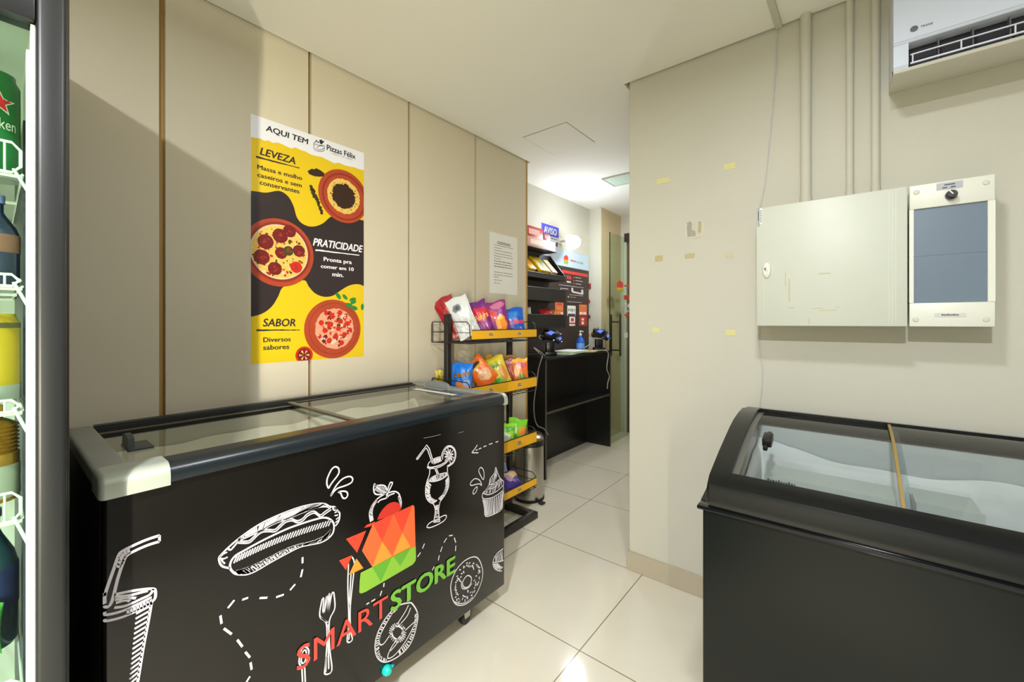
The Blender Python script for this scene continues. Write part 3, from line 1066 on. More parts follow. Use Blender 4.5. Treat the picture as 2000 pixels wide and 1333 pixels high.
# castors
for x, y in ((GX1 - 0.055, 1.19), (GX1 - 0.055, 0.30), (GXB + 0.08, 1.19), (GXB + 0.08, 0.30)):
    k = MB()
    k.lathe([(0.007, -0.012), (0.026, -0.011), (0.028, 0.0), (0.026, 0.011), (0.007, 0.012)], (x, y, 0.028), axis='x', n=20)
    ko = k.build('castor', M_BLACK, lf)
    k = MB()
    k.prism([(y - 0.014, 0.03), (y + 0.014, 0.03), (y + 0.022, 0.084), (y - 0.022, 0.084)], 'x', x + 0.0135, x + 0.0165)
    k.prism([(y - 0.014, 0.03), (y + 0.014, 0.03), (y + 0.022, 0.084), (y - 0.022, 0.084)], 'x', x - 0.0165, x - 0.0135)
    k.box(x - 0.018, x + 0.018, y - 0.024, y + 0.024, 0.081, 0.0849)
    k.build('fork', M_STEEL, ko)
dp = MB()
dp.lathe([(0.0, 0.020), (0.008, 0.019), (0.014, 0.012), (0.0155, 0.004), (0.0155, 0.0)], (GX1 + 0.0002, 0.786, 0.104), axis='x', n=18)
dp.prism([(0.794, 0.114), (0.812, 0.106), (0.796, 0.094)], 'x', GX1 + 0.001, GX1 + 0.008)
dp.build('drain_plug', mat('turquoise_plastic', (10, 196, 186), 0.35), lf)['label'] = 'turquoise drain plug'

# --- printed doodles on the front panel (flat print on the panel)
PX_ = GX1 + 0.0009


def onpanel(u, v):
    p = onx(u, v, PX_)
    return (max(p.y, GY0 + 0.009), p.z)


def tr(o, s):
    return lambda p: onpanel(o[0] + p[0] / s, o[1] + p[1] / s)


T_R2 = tr((150, 880), 2.942)
T_R3 = tr((550, 820), 2.598)
T_HD = tr((400, 960), 6.667)
T_GL = tr((790, 840), 6.06)
T_DR = tr((490, 900), 9.09)
T_AP = tr((640, 880), 8.33)
T_DN = tr((860, 1050), 6.664)
T_LG = tr((580, 970), 3.673)
dd = MB()
M_DOOD = mat('white_print', (206, 202, 210), 0.45)
LW = 0.0042


def panel3(p):
    return (PX_, p[0], p[1])


def S(T, pts, wd=LW, smooth=True):
    if smooth and len(pts) > 2:
        pts = catmull(pts, 4)
    q = [T(p) for p in pts]
    q = [p for p in q if p[1] > 0.093 and p[0] < GY1 - 0.014]
    if len(q) > 1:
        dd.stroke(q, wd, panel3, 0, smooth=False)


def hatch_between(T, A, B, n, wd=0.003, j=0.0, seed=1):
    rn = random.Random(seed)
    A, B = catmull(A, 8), catmull(B, 8)
    for i in range(n):
        t = (i + 0.5) / n
        a = A[min(len(A) - 1, int(t * len(A)))]
        b2 = B[min(len(B) - 1, int(min(1, max(0, t + j)) * (len(B) - 1)))]
        S(T, [a, b2], wd, False)


# drinking cup with straw
S(T_R2, [(475, 490), (400, 515), (320, 550), (262, 580), (240, 605), (210, 690), (175, 790), (145, 890)], 0.0055)
S(T_R2, [(475, 525), (410, 545), (330, 580), (285, 610), (265, 650), (235, 740), (205, 860), (180, 900), (150, 897)], 0.0055)
for a, b2 in (((475, 490), (475, 525)), ((295, 570), (300, 595)), ((275, 580), (283, 605)), ((258, 595), (275, 620)), ((245, 612), (268, 640)), ((238, 640), (262, 655)), ((225, 665), (252, 672))):
    S(T_R2, [a, b2], 0.0045, False)
for l in ([(110, 838), (150, 842)], [(215, 830), (300, 812), (380, 800), (440, 797), (452, 815), (450, 850), (432, 872)], [(440, 797), (420, 830), (370, 855), (280, 895), (215, 905)],
          [(215, 842), (300, 835), (380, 815), (410, 808)], [(220, 860), (290, 850), (340, 850)], [(225, 878), (280, 862), (305, 868)],
          [(120, 945), (180, 945), (260, 925), (340, 890), (430, 845)], [(125, 985), (180, 980), (260, 960), (340, 925), (430, 875)],
          [(430, 875), (410, 990), (385, 1120), (365, 1240), (350, 1333)]):
    S(T_R2, l, 0.005)
for i in range(8):
    x = 292 + i * 19
    S(T_R2, [(x, 915 - i * 8), (x + 4, 945 - i * 8)], 0.004, False)
for i in range(15):
    y = 895 + i * 29
    x = 426 - (y - 875) * 0.17
    S(T_R2, [(x, y), (x - 82 + i * 2, y + 45)], 0.0042, False)
dd.build('cup_drawing', M_DOOD, lf, smooth=False)
dd = MB()
# hot dog
o1 = [(185, 860), (240, 800), (300, 740), (420, 635), (560, 530), (750, 410), (1000, 295), (1250, 205), (1450, 165), (1560, 165), (1630, 200), (1690, 205), (1720, 245), (1755, 285), (1755, 340), (1740, 400), (1700, 455)]
S(T_HD, o1)
i1 = [(430, 650), (600, 575), (750, 505), (900, 425), (1100, 350), (1300, 268), (1450, 215), (1560, 200), (1620, 210)]
S(T_HD, i1)
hatch_between(T_HD, [(430, 625), (560, 535), (750, 415), (1000, 300), (1250, 210), (1450, 170), (1560, 170)], [(460, 635), (600, 570), (750, 505), (900, 425), (1100, 350), (1300, 268), (1500, 205)], 44, 0.0032, -0.02)
mw = [(430, 650), (560, 650), (620, 610), (680, 550), (740, 510), (820, 500), (910, 500), (980, 440), (1050, 380), (1130, 360), (1200, 385), (1270, 360), (1330, 300), (1420, 260), (1500, 310), (1560, 270), (1640, 215)]
S(T_HD, mw, 0.0034)
S(T_HD, [(x + 6, y + 26) for x, y in mw], 0.0034)
S(T_HD, [(185, 860), (190, 920), (230, 980), (330, 1005)])
S(T_HD, [(300, 745), (335, 765), (380, 720), (430, 660)])
s1 = [(330, 1000), (340, 920), (400, 840), (520, 770), (700, 670), (900, 570), (1100, 480), (1300, 410), (1450, 365), (1550, 345), (1630, 365), (1680, 430), (1670, 540), (1600, 620), (1500, 670), (1350, 700), (1230, 730), (1050, 820), (850, 930), (680, 1030), (560, 1080), (450, 1085), (380, 1065), (330, 1000)]
S(T_HD, s1, 0.0048)
lo = [(400, 1040), (500, 1010), (650, 950), (850, 850), (1050, 750), (1220, 690), (1400, 650), (1560, 580), (1640, 500)]
ou = [(450, 1080), (560, 1075), (680, 1025), (850, 925), (1050, 815), (1230, 725), (1350, 695), (1500, 665), (1600, 615)]
S(T_HD, [(400, 1045), (520, 1012), (650, 962), (850, 862), (1050, 762), (1220, 702), (1400, 662), (1560, 592), (1640, 500)], 0.0022)
hatch_between(T_HD, lo, ou, 54, 0.0034, -0.02)
hatch_between(T_HD, lo, ou, 40, 0.0026, 0.03)
for i in range(36):
    t = i / 35
    x = 400 + 1230 * t
    y = 835 - 470 * t - 60 * sin(pi * t) * 0.6
    ln_ = 105 - 15 * t
    S(T_HD, [(x + 18, y + 8), (x - 5, y + ln_ * 0.6), (x - 22, y + ln_)], 0.0034, False)
for l in ([(192, 868), (240, 820), (292, 795)], [(196, 878), (250, 880), (297, 858)], [(215, 890), (235, 920), (262, 945)], [(1665, 225), (1690, 250), (1715, 240), (1700, 215), (1665, 225)], [(1690, 320), (1735, 310)], [(1710, 370), (1742, 340)], [(1700, 410), (1740, 380)], [(1690, 280), (1740, 260)]):
    S(T_HD, l, 0.0034)
dd.build('hot_dog_drawing', M_DOOD, lf, smooth=False)
dd = MB()
# dashes
for l in ([(1297, 615), (1297, 650)], [(1297, 685), (1287, 730)], [(1255, 770), (1225, 805)], [(1190, 830), (1145, 845)], [(1095, 848), (1050, 850)], [(985, 848), (950, 860)], [(905, 862), (868, 908)], [(825, 950), (832, 998)],
          [(845, 1025), (890, 1058)], [(922, 1090), (952, 1130)], [(968, 1160), (995, 1192)], [(998, 1220), (1005, 1262)], [(995, 1300), (975, 1333)]):
    S(T_R2, l, 0.005, False)
for l in ([(725, 630), (715, 655)], [(705, 675), (690, 697)], [(795, 715), (800, 690)], [(806, 672), (815, 645)], [(823, 625), (838, 602)], [(850, 590), (868, 588)], [(876, 600), (884, 625)], [(884, 640), (882, 668)],
          [(520, 830), (518, 850)], [(508, 870), (500, 895)], [(475, 912), (455, 925)], [(445, 930), (430, 938)], [(775, 745), (765, 765)]):
    S(T_R3, l, 0.004, False)
for l in ([(1110, 138), (1078, 148)], [(1040, 160), (1000, 175)], [(970, 188), (935, 203)], [(910, 215), (878, 230)], [(865, 235), (845, 242)], [(862, 180), (830, 230), (795, 272)], [(795, 272), (875, 272)]):
    S(T_GL, l, 0.004, False)
dd.build('dashed_lines', M_DOOD, lf, smooth=False)
dd = MB()
# splashes
for l in ([(1380, 490), (1350, 420), (1355, 330), (1390, 240), (1440, 150), (1500, 112), (1555, 140), (1565, 210), (1530, 280), (1460, 370), (1410, 440), (1380, 490)],
          [(1420, 630), (1460, 540), (1520, 440), (1600, 350), (1680, 300), (1760, 285), (1805, 320), (1795, 380), (1730, 425), (1640, 460), (1550, 490), (1480, 545), (1420, 630)],
          [(1555, 560), (1640, 545), (1700, 560), (1720, 610), (1690, 665), (1640, 670), (1610, 620), (1590, 575), (1555, 560)]):
    S(T_DR, l, 0.0044)
for l in ([(932, 590), (895, 530), (878, 480), (905, 445), (935, 480), (942, 540), (932, 590)], [(912, 660), (880, 640), (790, 660), (785, 625), (830, 580), (880, 590), (905, 625), (912, 660)], [(860, 675), (850, 730), (820, 762), (810, 740), (830, 700), (860, 675)]):
    S(T_GL, l, 0.0036)
dd.build('splash_drawing', M_DOOD, lf, smooth=False)
dd = MB()
# cocktail glass
for l in ([(140, 345), (262, 180), (295, 225), (350, 410)], [(155, 352), (255, 215), (275, 240), (330, 400)]):
    S(T_GL, l, 0.0036, False)
for l in ([(140, 345), (155, 352)], [(275, 430), (290, 390), (340, 350), (400, 325), (440, 320)], [(275, 430), (310, 445), (400, 425), (480, 385), (515, 345)], [(268, 440), (300, 460), (400, 445), (470, 410), (515, 370)],
          [(300, 460), (295, 530), (270, 600), (250, 690), (255, 790), (290, 850), (345, 880)], [(510, 420), (510, 500), (525, 580), (520, 680), (480, 770), (430, 840), (415, 870)],
          [(280, 600), (340, 555), (420, 525), (515, 505)], [(280, 608), (350, 612), (440, 585), (520, 530)], [(355, 450), (410, 580)], [(372, 445), (425, 575)], [(345, 880), (365, 960), (345, 1095)], [(420, 860), (405, 940), (410, 1040), (420, 1080)],
          [(262, 1150), (290, 1110), (340, 1080)], [(415, 1040), (480, 1012), (497, 1030), (470, 1075), (400, 1120), (300, 1160), (262, 1150)], [(345, 1095), (420, 1085)],
          [(435, 360), (445, 280), (490, 205), (545, 190), (595, 230), (608, 310), (580, 390), (510, 440)], [(450, 350), (460, 285), (500, 215), (545, 203), (588, 240), (598, 310), (572, 380), (515, 425)]):
    S(T_GL, l, 0.0036)
for a in range(6):
    S(T_GL, [(527, 305), (527 + 68 * cos(a * 1.05 + 0.3), 305 + 95 * sin(a * 1.05 + 0.3))], 0.0034, False)
    S(T_GL, [(527 + 18 * cos(a * 1.05 + 0.8), 305 + 26 * sin(a * 1.05 + 0.8)), (527 + 52 * cos(a * 1.05 + 0.8), 305 + 75 * sin(a * 1.05 + 0.8))], 0.006, False)
hatch_between(T_GL, [(270, 610), (255, 690), (260, 780), (290, 845), (340, 875)], [(320, 650), (300, 720), (310, 790), (340, 820), (385, 835)], 14, 0.004, 0.05)
hatch_between(T_GL, [(520, 560), (520, 650), (490, 740), (430, 830)], [(485, 590), (485, 680), (455, 760), (405, 810)], 16, 0.0045, 0.06)
hatch_between(T_GL, [(290, 590), (340, 558), (420, 528), (510, 510)], [(290, 604), (350, 606), (440, 580), (512, 532)], 22, 0.0028)
hatch_between(T_GL, [(345, 355), (385, 330), (435, 322)], [(350, 405), (400, 390), (440, 370)], 10, 0.004)
hatch_between(T_GL, [(362, 900), (370, 960), (355, 1080)], [(412, 890), (402, 960), (412, 1075)], 14, 0.0024)
dd.build('cocktail_drawing', M_DOOD, lf, smooth=False)
dd = MB()
# cupcake
for l in ([(1080, 445), (1065, 510), (1015, 580), (1000, 650), (960, 720), (930, 745), (920, 800), (960, 818), (1050, 798), (1140, 738), (1185, 680), (1182, 625), (1130, 570), (1105, 520), (1080, 445)], [(930, 752), (1000, 768), (1100, 722), (1180, 645)],
          [(1000, 650), (1060, 640), (1130, 580)], [(960, 705), (1050, 690), (1150, 605)], [(925, 820), (945, 930), (960, 1025), (1060, 1000), (1150, 940), (1162, 850), (1178, 700)]):
    S(T_GL, l, 0.0036)
hatch_between(T_GL, [(935, 830), (1000, 822), (1090, 790), (1172, 720)], [(965, 1018), (1020, 1008), (1090, 980), (1150, 930)], 13, 0.0055)
hatch_between(T_GL, [(1020, 590), (1070, 520), (1085, 470)], [(1005, 645), (1060, 630), (1095, 540)], 6, 0.0036)
hatch_between(T_GL, [(985, 680), (1060, 640), (1130, 585), (1150, 600)], [(960, 715), (1030, 695), (1110, 640), (1160, 640)], 9, 0.0038)
hatch_between(T_GL, [(955, 725), (1050, 695), (1150, 620)], [(950, 750), (1040, 745), (1160, 650)], 11, 0.0034)
dd.build('cupcake_drawing', M_DOOD, lf, smooth=False)
dd = MB()
# apple
for l in ([(760, 550), (748, 640), (768, 705), (830, 722), (930, 705), (965, 680), (940, 590), (870, 568), (790, 578), (760, 550)], [(960, 770), (965, 690), (1010, 540), (1040, 525), (1052, 545), (985, 690), (968, 770)],
          [(950, 700), (880, 740), (800, 800), (730, 890), (690, 980), (680, 1060), (700, 1165)], [(985, 695), (1080, 670), (1150, 700), (1185, 780), (1198, 860), (1190, 930)], [(815, 855), (860, 810), (950, 780), (1010, 730), (1090, 700)],
          [(760, 560), (850, 640), (950, 690)]):
    S(T_AP, l, 0.0042)
for i in range(7):
    t = i / 6
    S(T_AP, [(790 + 140 * t, 590 + 70 * t), (805 + 135 * t, 572 + 30 * t)], 0.0028, False)
    S(T_AP, [(790 + 130 * t, 610 + 70 * t), (765 + 120 * t, 655 + 60 * t)], 0.0028, False)
hatch_between(T_AP, [(800, 800), (730, 890), (690, 980), (685, 1060), (705, 1150)], [(790, 850), (745, 930), (730, 1000), (735, 1070), (745, 1130)], 18, 0.0036, 0.03)
hatch_between(T_AP, [(1150, 740), (1185, 800), (1195, 900)], [(1155, 790), (1170, 850), (1188, 910)], 8, 0.004)
dd.build('apple_drawing', M_DOOD, lf, smooth=False)
dd = MB()
# ring doughnut with sprinkles
dq = [(415, 258), (300, 320), (200, 440), (140, 600), (140, 720), (170, 830), (230, 885), (330, 870), (430, 790), (510, 650), (550, 500), (540, 380), (490, 275), (415, 258)]
S(T_DN, dq, 0.0042)
S(T_DN, [(350, 500), (300, 560), (290, 620), (320, 655), (370, 640), (400, 580), (400, 520), (350, 500)], 0.0042)
S(T_DN, [(245, 568), (272, 580), (275, 640), (300, 672), (360, 662), (412, 600)], 0.0036)
S(T_DN, [(180, 835), (240, 862), (330, 850), (420, 780)], 0.003)
rn = random.Random(3)
for i in range(62):
    a = i * 2.399
    q = 0.44 + 0.44 * sqrt(rn.random())
    cx, cy = 345, 572
    dx, dy = cos(a) * 175 * q, sin(a) * 300 * q
    x, y = cx + dx - dy * 0.28, cy + dy
    b3 = rn.uniform(0, pi)
    S(T_DN, [(x, y), (x + 20 * cos(b3), y + 34 * sin(b3))], 0.0044, False)
dd.build('doughnut_drawing', M_DOOD, lf, smooth=False)
dd = MB()
# bun at the panel's end
S(T_DN, [(868, 120), (760, 190), (700, 270), (685, 350), (710, 410), (780, 440), (868, 420)], 0.0042)
S(T_DN, [(690, 330), (800, 310), (868, 280)], 0.0042)
S(T_DN, [(855, 125), (862, 40)], 0.003, False)
hatch_between(T_DN, [(720, 250), (780, 190), (860, 130)], [(720, 320), (800, 305), (866, 275)], 9, 0.0042)
hatch_between(T_DN, [(690, 350), (720, 410), (830, 440)], [(750, 340), (790, 380), (850, 400)], 8, 0.005)
dd.build('bun_drawing', M_DOOD, lf, smooth=False)
dd = MB()
# cutlery
for l in ([(265, 695), (272, 800), (240, 870), (230, 930), (235, 1100), (250, 1250), (200, 1275), (205, 1200), (215, 1050), (210, 910), (168, 870), (165, 820), (182, 735)],
          [(182, 735), (192, 738), (186, 820), (195, 835)], [(195, 835), (210, 730), (216, 730), (208, 825)], [(208, 825), (228, 712), (234, 712), (226, 825)], [(226, 825), (250, 700), (265, 695)]):
    S(T_LG, l, 0.004)
for i in range(6):
    S(T_LG, [(172 + i * 8, 868 + i * 7), (182 + i * 8, 880 + i * 5)], 0.003, False)
for l in ([(222, 920), (225, 1100), (228, 1240)], [(212, 1150), (206, 1265)], [(395, 435), (412, 480), (402, 600), (382, 800), (385, 960), (397, 1030), (360, 1040), (372, 900), (365, 650), (370, 485)], [(378, 960), (372, 1030)], [(388, 560), (374, 780)],
          [(35, 1230), (15, 1190), (30, 1110), (60, 1080), (85, 1110), (75, 1170), (52, 1230)], [(35, 1230), (40, 1333)], [(55, 1230), (60, 1333)], [(30, 1180), (45, 1112), (66, 1112), (62, 1170), (45, 1200), (30, 1180)]):
    S(T_LG, l, 0.004)
dd.build('cutlery_drawing', M_DOOD, lf, smooth=False)
dd = MB()
# glazed doughnut
do = [(800, 765), (720, 790), (640, 870), (580, 980), (560, 1080), (580, 1160), (640, 1190), (740, 1140), (820, 1050), (860, 920), (865, 840), (830, 775), (800, 765)]
S(T_LG, do, 0.0042)
for l in ([(690, 830), (610, 970), (590, 1050), (620, 1060), (690, 960), (770, 840), (800, 780)], [(815, 800), (790, 860), (730, 930)], [(845, 900), (760, 980), (680, 1080), (650, 1160), (700, 1140), (780, 1040), (850, 905)], [(770, 940), (720, 1050), (670, 1110)]):
    S(T_LG, l, 0.0036)
S(T_LG, [(722 + 40 * cos(a), 980 + 46 * sin(a)) for a in [i * pi / 8 for i in range(17)]], 0.004)
for i in range(26):
    a = i * 2 * pi / 26
    S(T_LG, [(722 + 44 * cos(a), 980 + 50 * sin(a)), (722 + 62 * cos(a), 980 + 72 * sin(a))], 0.0026, False)
hatch_between(T_LG, do[1:7], [(715, 820), (655, 880), (605, 985), (590, 1070), (600, 1140), (645, 1170)], 26, 0.0034)
hatch_between(T_LG, do[7:11], [(730, 1110), (800, 1030), (838, 920), (845, 850)], 20, 0.0034)
dd.build('doughnut_drawing', M_DOOD, lf, smooth=False)
dd = MB()
# small scuffs in the vinyl
for l in ([(225, 100), (330, 80), (430, 55)], [(700, 20), (640, 40)]):
    S(T_GL, l, 0.0006)
dd.build('scuff', M_DOOD, lf, smooth=False)

lm = [mat('logo_red', (182, 42, 32), 0.45), mat('logo_vermilion', (204, 60, 40), 0.45), mat('logo_orange', (212, 94, 48), 0.45), mat('logo_amber', (220, 138, 46), 0.45), mat('logo_green', (124, 172, 52), 0.45), mat('logo_leaf', (88, 154, 42), 0.45), mat('logo_tangerine', (202, 84, 42), 0.45)]
lgm = MB()
layer = [0]


def LP(pts, m, T=T_LG):
    layer[0] += 1
    x = PX_ + 0.0004 + layer[0] * 0.00006
    lgm.poly([(x,) + T(p) for p in pts], m)


LP([(575, 170), (590, 130), (612, 95), (640, 65), (665, 48), (692, 40), (720, 44), (738, 58), (750, 88), (700, 135)], 0)
LP([(545, 195), (828, 63), (838, 66), (842, 80), (850, 360), (540, 508), (465, 390)], 2)
LP([(545, 195), (692, 128), (610, 325)], 1)
LP([(692, 128), (828, 63), (755, 262)], 1)
LP([(690, 145), (755, 262), (685, 425), (610, 325)], 6)
LP([(828, 66), (838, 66), (842, 80), (850, 357), (815, 362), (755, 262)], 2)
LP([(610, 325), (682, 430), (540, 508)], 3)
LP([(755, 262), (815, 362), (685, 428)], 3)
LP([(480, 226), (500, 204), (560, 180), (548, 198), (525, 216)], 1)
LP([(350, 305), (495, 245), (430, 405)], 1)
LP([(300, 460), (395, 420), (350, 530)], 1)
LP([(425, 445), (475, 515), (370, 565)], 3)
LP([(455, 548), (540, 506), (850, 357), (853, 440), (848, 465), (828, 490), (490, 686), (460, 697), (445, 690), (448, 610)], 4)
LP([(540, 508), (682, 432), (600, 615)], 5)
LP([(688, 430), (815, 368), (740, 500)], 5)
lgm.build('logo_print', lm, lf, smooth=False)
ltm = MB()
# the sign's letters run along the panel in perspective: S .. E
for s, u0, v0, u1, v1, m, bold in (('SMART', 579, 1312, 757, 1164, 0, 0.004), ('STORE', 762, 1190, 889, 1086, 1, 0.035)):
    a = onx(u0, v0, PX_)
    b2 = onx(u1, v1, PX_)
    z0, z1 = 0.2765, 0.340
    add_text(ltm, s, lambda x, y, a=a, b2=b2, z0=z0, z1=z1: (PX_ + 0.002, a.y + x * (b2.y - a.y), z0 + y * (z1 - z0)), m, bold)
ltm.build('lettering', [mat('letter_red', (200, 64, 54), 0.45), mat('letter_green', (104, 168, 56), 0.45)], lf, smooth=False)

# ------------------------------------------------------------------ pizza poster on the left wall
PW = XL + 0.0012
pa, pb_ = onx(489.5, 223, XL), onx(710.5, 298, XL)
PY0, PY1, PZ1 = pa.y, pb_.y, 2.030
PZ0 = 1.045
po = MB().box(XL + 0.0003, PW, PY0, PY1, PZ0, PZ1).build('poster', mat('poster_white', (226, 228, 236), 0.35, var=0.01), origin=(XL, PY0, PZ0))
tag(po, 'tall yellow and black pizza poster on the panelled wall above the doodle-printed freezer', 'poster')
P_Y = mat('poster_yellow', (220, 188, 20), 0.35, var=0.02)
P_K = mat('poster_black', (46, 36, 38), 0.35, var=0.05)
pk = MB()
lay = [0]


def pmap(u, v):
    p = onx(u, v, PW)
    return (p.y, p.z)


def PP(pts, m, world=False, mb=None):
    lay[0] += 1
    q = pts if world else [pmap(*p) for p in pts]
    q = clip_poly(q, PY0 + 0.0005, PY1 - 0.0005, PZ0 + 0.0005, PZ1 - 0.0005)
    if len(q) > 2:
        (mb or pk).poly([(PW + 0.00004 + 0.000006 * lay[0], a, b2) for a, b2 in q], m)


T4 = lambda x, y: (460 + x / 5.129, 210 + y / 5.129)
T5 = lambda x, y: (460 + x / 4.936, 460 + y / 4.936)
tear = [(150, 295), (200, 305), (250, 312), (290, 335), (330, 330), (370, 355), (420, 350), (470, 370), (520, 395), (560, 410), (600, 402), (650, 425), (700, 440), (750, 470), (800, 485), (860, 495), (900, 515), (950, 540), (990, 560), (1040, 555), (1090, 580), (1140, 590), (1190, 600), (1240, 620), (1300, 630)]
PP([T4(*p) for p in tear] + [(715, 720), (480, 730)], 0)
top = catmull([(484, 372), (500, 374), (520, 376.5), (545, 373), (562, 383), (573, 402), (580, 425), (592, 438), (610, 443), (630, 437), (650, 422), (680, 425), (715, 432)], 4)
bot = catmull([(715, 562), (703, 556), (690, 556), (678, 560), (665, 568), (650, 578), (632, 580), (615, 573), (603, 560), (595, 548), (575, 553), (552, 562), (543, 580), (530, 600), (510, 614), (482, 621)], 4)
PP(top + bot, 1)
pk.build('colour_print', [P_Y, P_K], po, smooth=False)


def circ(cy, cz, r, n=40, jit=0.0, seed=0):
    rn = random.Random(seed)
    return [(cy + r * (1 + rn.uniform(-jit, jit)) * cos(2 * pi * i / n), cz + r * (1 + rn.uniform(-jit, jit)) * sin(2 * pi * i / n)) for i in range(n)]


M_BOARD = mat('print_board', (170, 66, 38), 0.35, var=0.25, scale=9)
M_BOARD2 = mat('print_board_groove', (138, 46, 28), 0.35)
M_CHEESE = mat('print_cheese', (226, 186, 92), 0.35, var=0.35, scale=110)
M_PEP = mat('print_pepperoni', (112, 26, 24), 0.35, var=0.4, scale=90)
M_PEPL = mat('print_pepperoni_light', (150, 50, 40), 0.35, var=0.3, scale=120)
M_HERB = mat('print_herb', (64, 66, 24), 0.35, var=0.4, scale=120)
M_CHOC = mat('print_chocolate', (52, 32, 20), 0.35, var=0.5, scale=160)
M_TOM = mat('print_tomato', (196, 40, 26), 0.35, var=0.3, scale=90)
M_PINK = mat('print_ham', (226, 158, 126), 0.35, var=0.3, scale=120)
M_LEAF = mat('print_basil', (44, 130, 48), 0.35, var=0.4, scale=80)
M_RIMW = mat('print_plate', (216, 200, 186), 0.35)
PM = [M_BOARD, M_BOARD2, M_CHEESE, M_PEP, M_PEPL, M_HERB, M_CHOC, M_TOM, M_PINK, M_LEAF, M_RIMW]
# top: chocolate pizza on a red board
pz = MB()
c1 = pmap(672, 384)
PP(circ(c1[0], c1[1], 0.122), 0, True, pz)
PP(circ(c1[0] + 0.003, c1[1] - 0.002, 0.108), 1, True, pz)
PP(circ(c1[0] + 0.003, c1[1] - 0.002, 0.100), 0, True, pz)
PP(circ(c1[0], c1[1], 0.080, 60, 0.03, 2), 2, True, pz)
PP(circ(c1[0], c1[1], 0.057, 70, 0.10, 3), 6, True, pz)
rn = random.Random(8)
for i in range(70):
    a, q = rn.uniform(0, 6.28), rn.uniform(0.052, 0.07)
    PP(circ(c1[0] + q * cos(a), c1[1] + q * sin(a), rn.uniform(0.001, 0.003), 6), 6, True, pz)
PP([T4(*p) for p in ((720, 640), (760, 615), (795, 620), (805, 608), (850, 630), (890, 660), (885, 690), (840, 695), (790, 690), (740, 670))], 6, False, pz)
for i in range(26):
    t = i / 25
    q = T4(748 + 120 * t + rn.uniform(-12, 12), 790 + 265 * t)
    q = pmap(*q)
    PP(circ(q[0], q[1], rn.uniform(0.004, 0.009), 8, 0.4, i), 6 if i % 3 else 5, True, pz)
pz.build('pizza_picture', PM, po, smooth=False)
# middle: pepperoni pizza
lay[0] = 4
pz = MB()
c2 = pmap(546.5, 494)
PP(circ(c2[0], c2[1], 0.140), 0, True, pz)
PP(circ(c2[0] + 0.002, c2[1] + 0.003, 0.124), 1, True, pz)
PP(circ(c2[0] + 0.002, c2[1] + 0.003, 0.113), 10, True, pz)
PP(circ(c2[0] + 0.002, c2[1] + 0.003, 0.109), 2, True, pz)
for i in range(150):
    a, q = rn.uniform(0, 6.28), 0.103 * sqrt(rn.random())
    PP(circ(c2[0] + q * cos(a), c2[1] + q * sin(a), rn.uniform(0.002, 0.007), 6, 0.4, i), rn.choice([5, 5, 4, 7, 2, 10]), True, pz)
for k, (x, y, r) in enumerate(((290, 62, 0.030), (430, 5, 0.030), (250, 208, 0.030), (380, 320, 0.027), (440, 170, 0.024), (610, 150, 0.025), (585, 308, 0.024), (520, -40, 0.026), (510, 150, 0.02))):
    q = pmap(*T5(x, y))
    PP(circ(q[0], q[1], r, 24, 0.04, k), 3 if k not in (6, 8) else (7 if k == 6 else 5), True, pz)
    for j in range(5):
        a, s = rn.uniform(0, 6.28), r * 0.6 * rn.random()
        PP(circ(q[0] + s * cos(a), q[1] + s * sin(a), 0.004, 6, 0.3, j), 4, True, pz)
pz.build('pizza_picture', PM, po, smooth=False)
# bottom: ham and tomato pizza, basil, a halved tomato
lay[0] = 4
pz = MB()
c3 = pmap(652, 643)
PP(circ(c3[0], c3[1], 0.134), 0, True, pz)
PP(circ(c3[0] + 0.004, c3[1] + 0.002, 0.117), 1, True, pz)
PP(circ(c3[0] + 0.004, c3[1] + 0.002, 0.1145), 0, True, pz)
PP(circ(c3[0] + 0.006, c3[1] + 0.002, 0.092, 50, 0.03, 4), 8, True, pz)
for i in range(130):
    a, q = rn.uniform(0, 6.28), 0.083 * sqrt(rn.random())
    PP(circ(c3[0] + 0.006 + q * cos(a), c3[1] + 0.002 + q * sin(a), rn.uniform(0.003, 0.011), 7, 0.35, i), rn.choice([7, 7, 3, 8, 10, 5, 8]), True, pz)
for i in range(12):
    a, q = i * 2.4, 0.078 * sqrt((i + 0.5) / 12)
    PP(circ(c3[0] + 0.006 + q * cos(a), c3[1] + 0.002 + q * sin(a), 0.012, 16, 0.05, i), 7, True, pz)
for k, (x, y, a, l) in enumerate(((990, 585, 2.2, 0.018), (1055, 595, 2.4, 0.016), (1130, 620, 0.3, 0.018), (1135, 645, 0.4, 0.016), (1095, 675, 2.8, 0.02), (1140, 700, 2.9, 0.02), (1222, 690, 1.5, 0.016))):
    q = pmap(*T5(x, y))
    PP([(q[0] + l * cos(t) * cos(a) - l * 0.5 * sin(t) * sin(a), q[1] + l * cos(t) * sin(a) + l * 0.5 * sin(t) * cos(a)) for t in [i * pi / 8 for i in range(16)]], 9, True, pz)
q = pmap(594, 694)
PP(circ(q[0], q[1], 0.037), 7, True, pz)
PP(circ(q[0], q[1], 0.028), 3, True, pz)
for i in range(6):
    a = i * 1.05
    PP([(q[0] + 0.004 * cos(a), q[1] + 0.004 * sin(a)), (q[0] + 0.022 * cos(a - 0.25), q[1] + 0.022 * sin(a - 0.25)), (q[0] + 0.022 * cos(a + 0.2), q[1] + 0.022 * sin(a + 0.2))], 8 if i % 2 else 2, True, pz)
pz.build('pizza_picture', PM, po, smooth=False)
TX = PW + 0.0003
PTM = [M_INK, mat('white_ink', (232, 230, 236), 0.5), mat('grey_ink', (120, 116, 118), 0.6)]


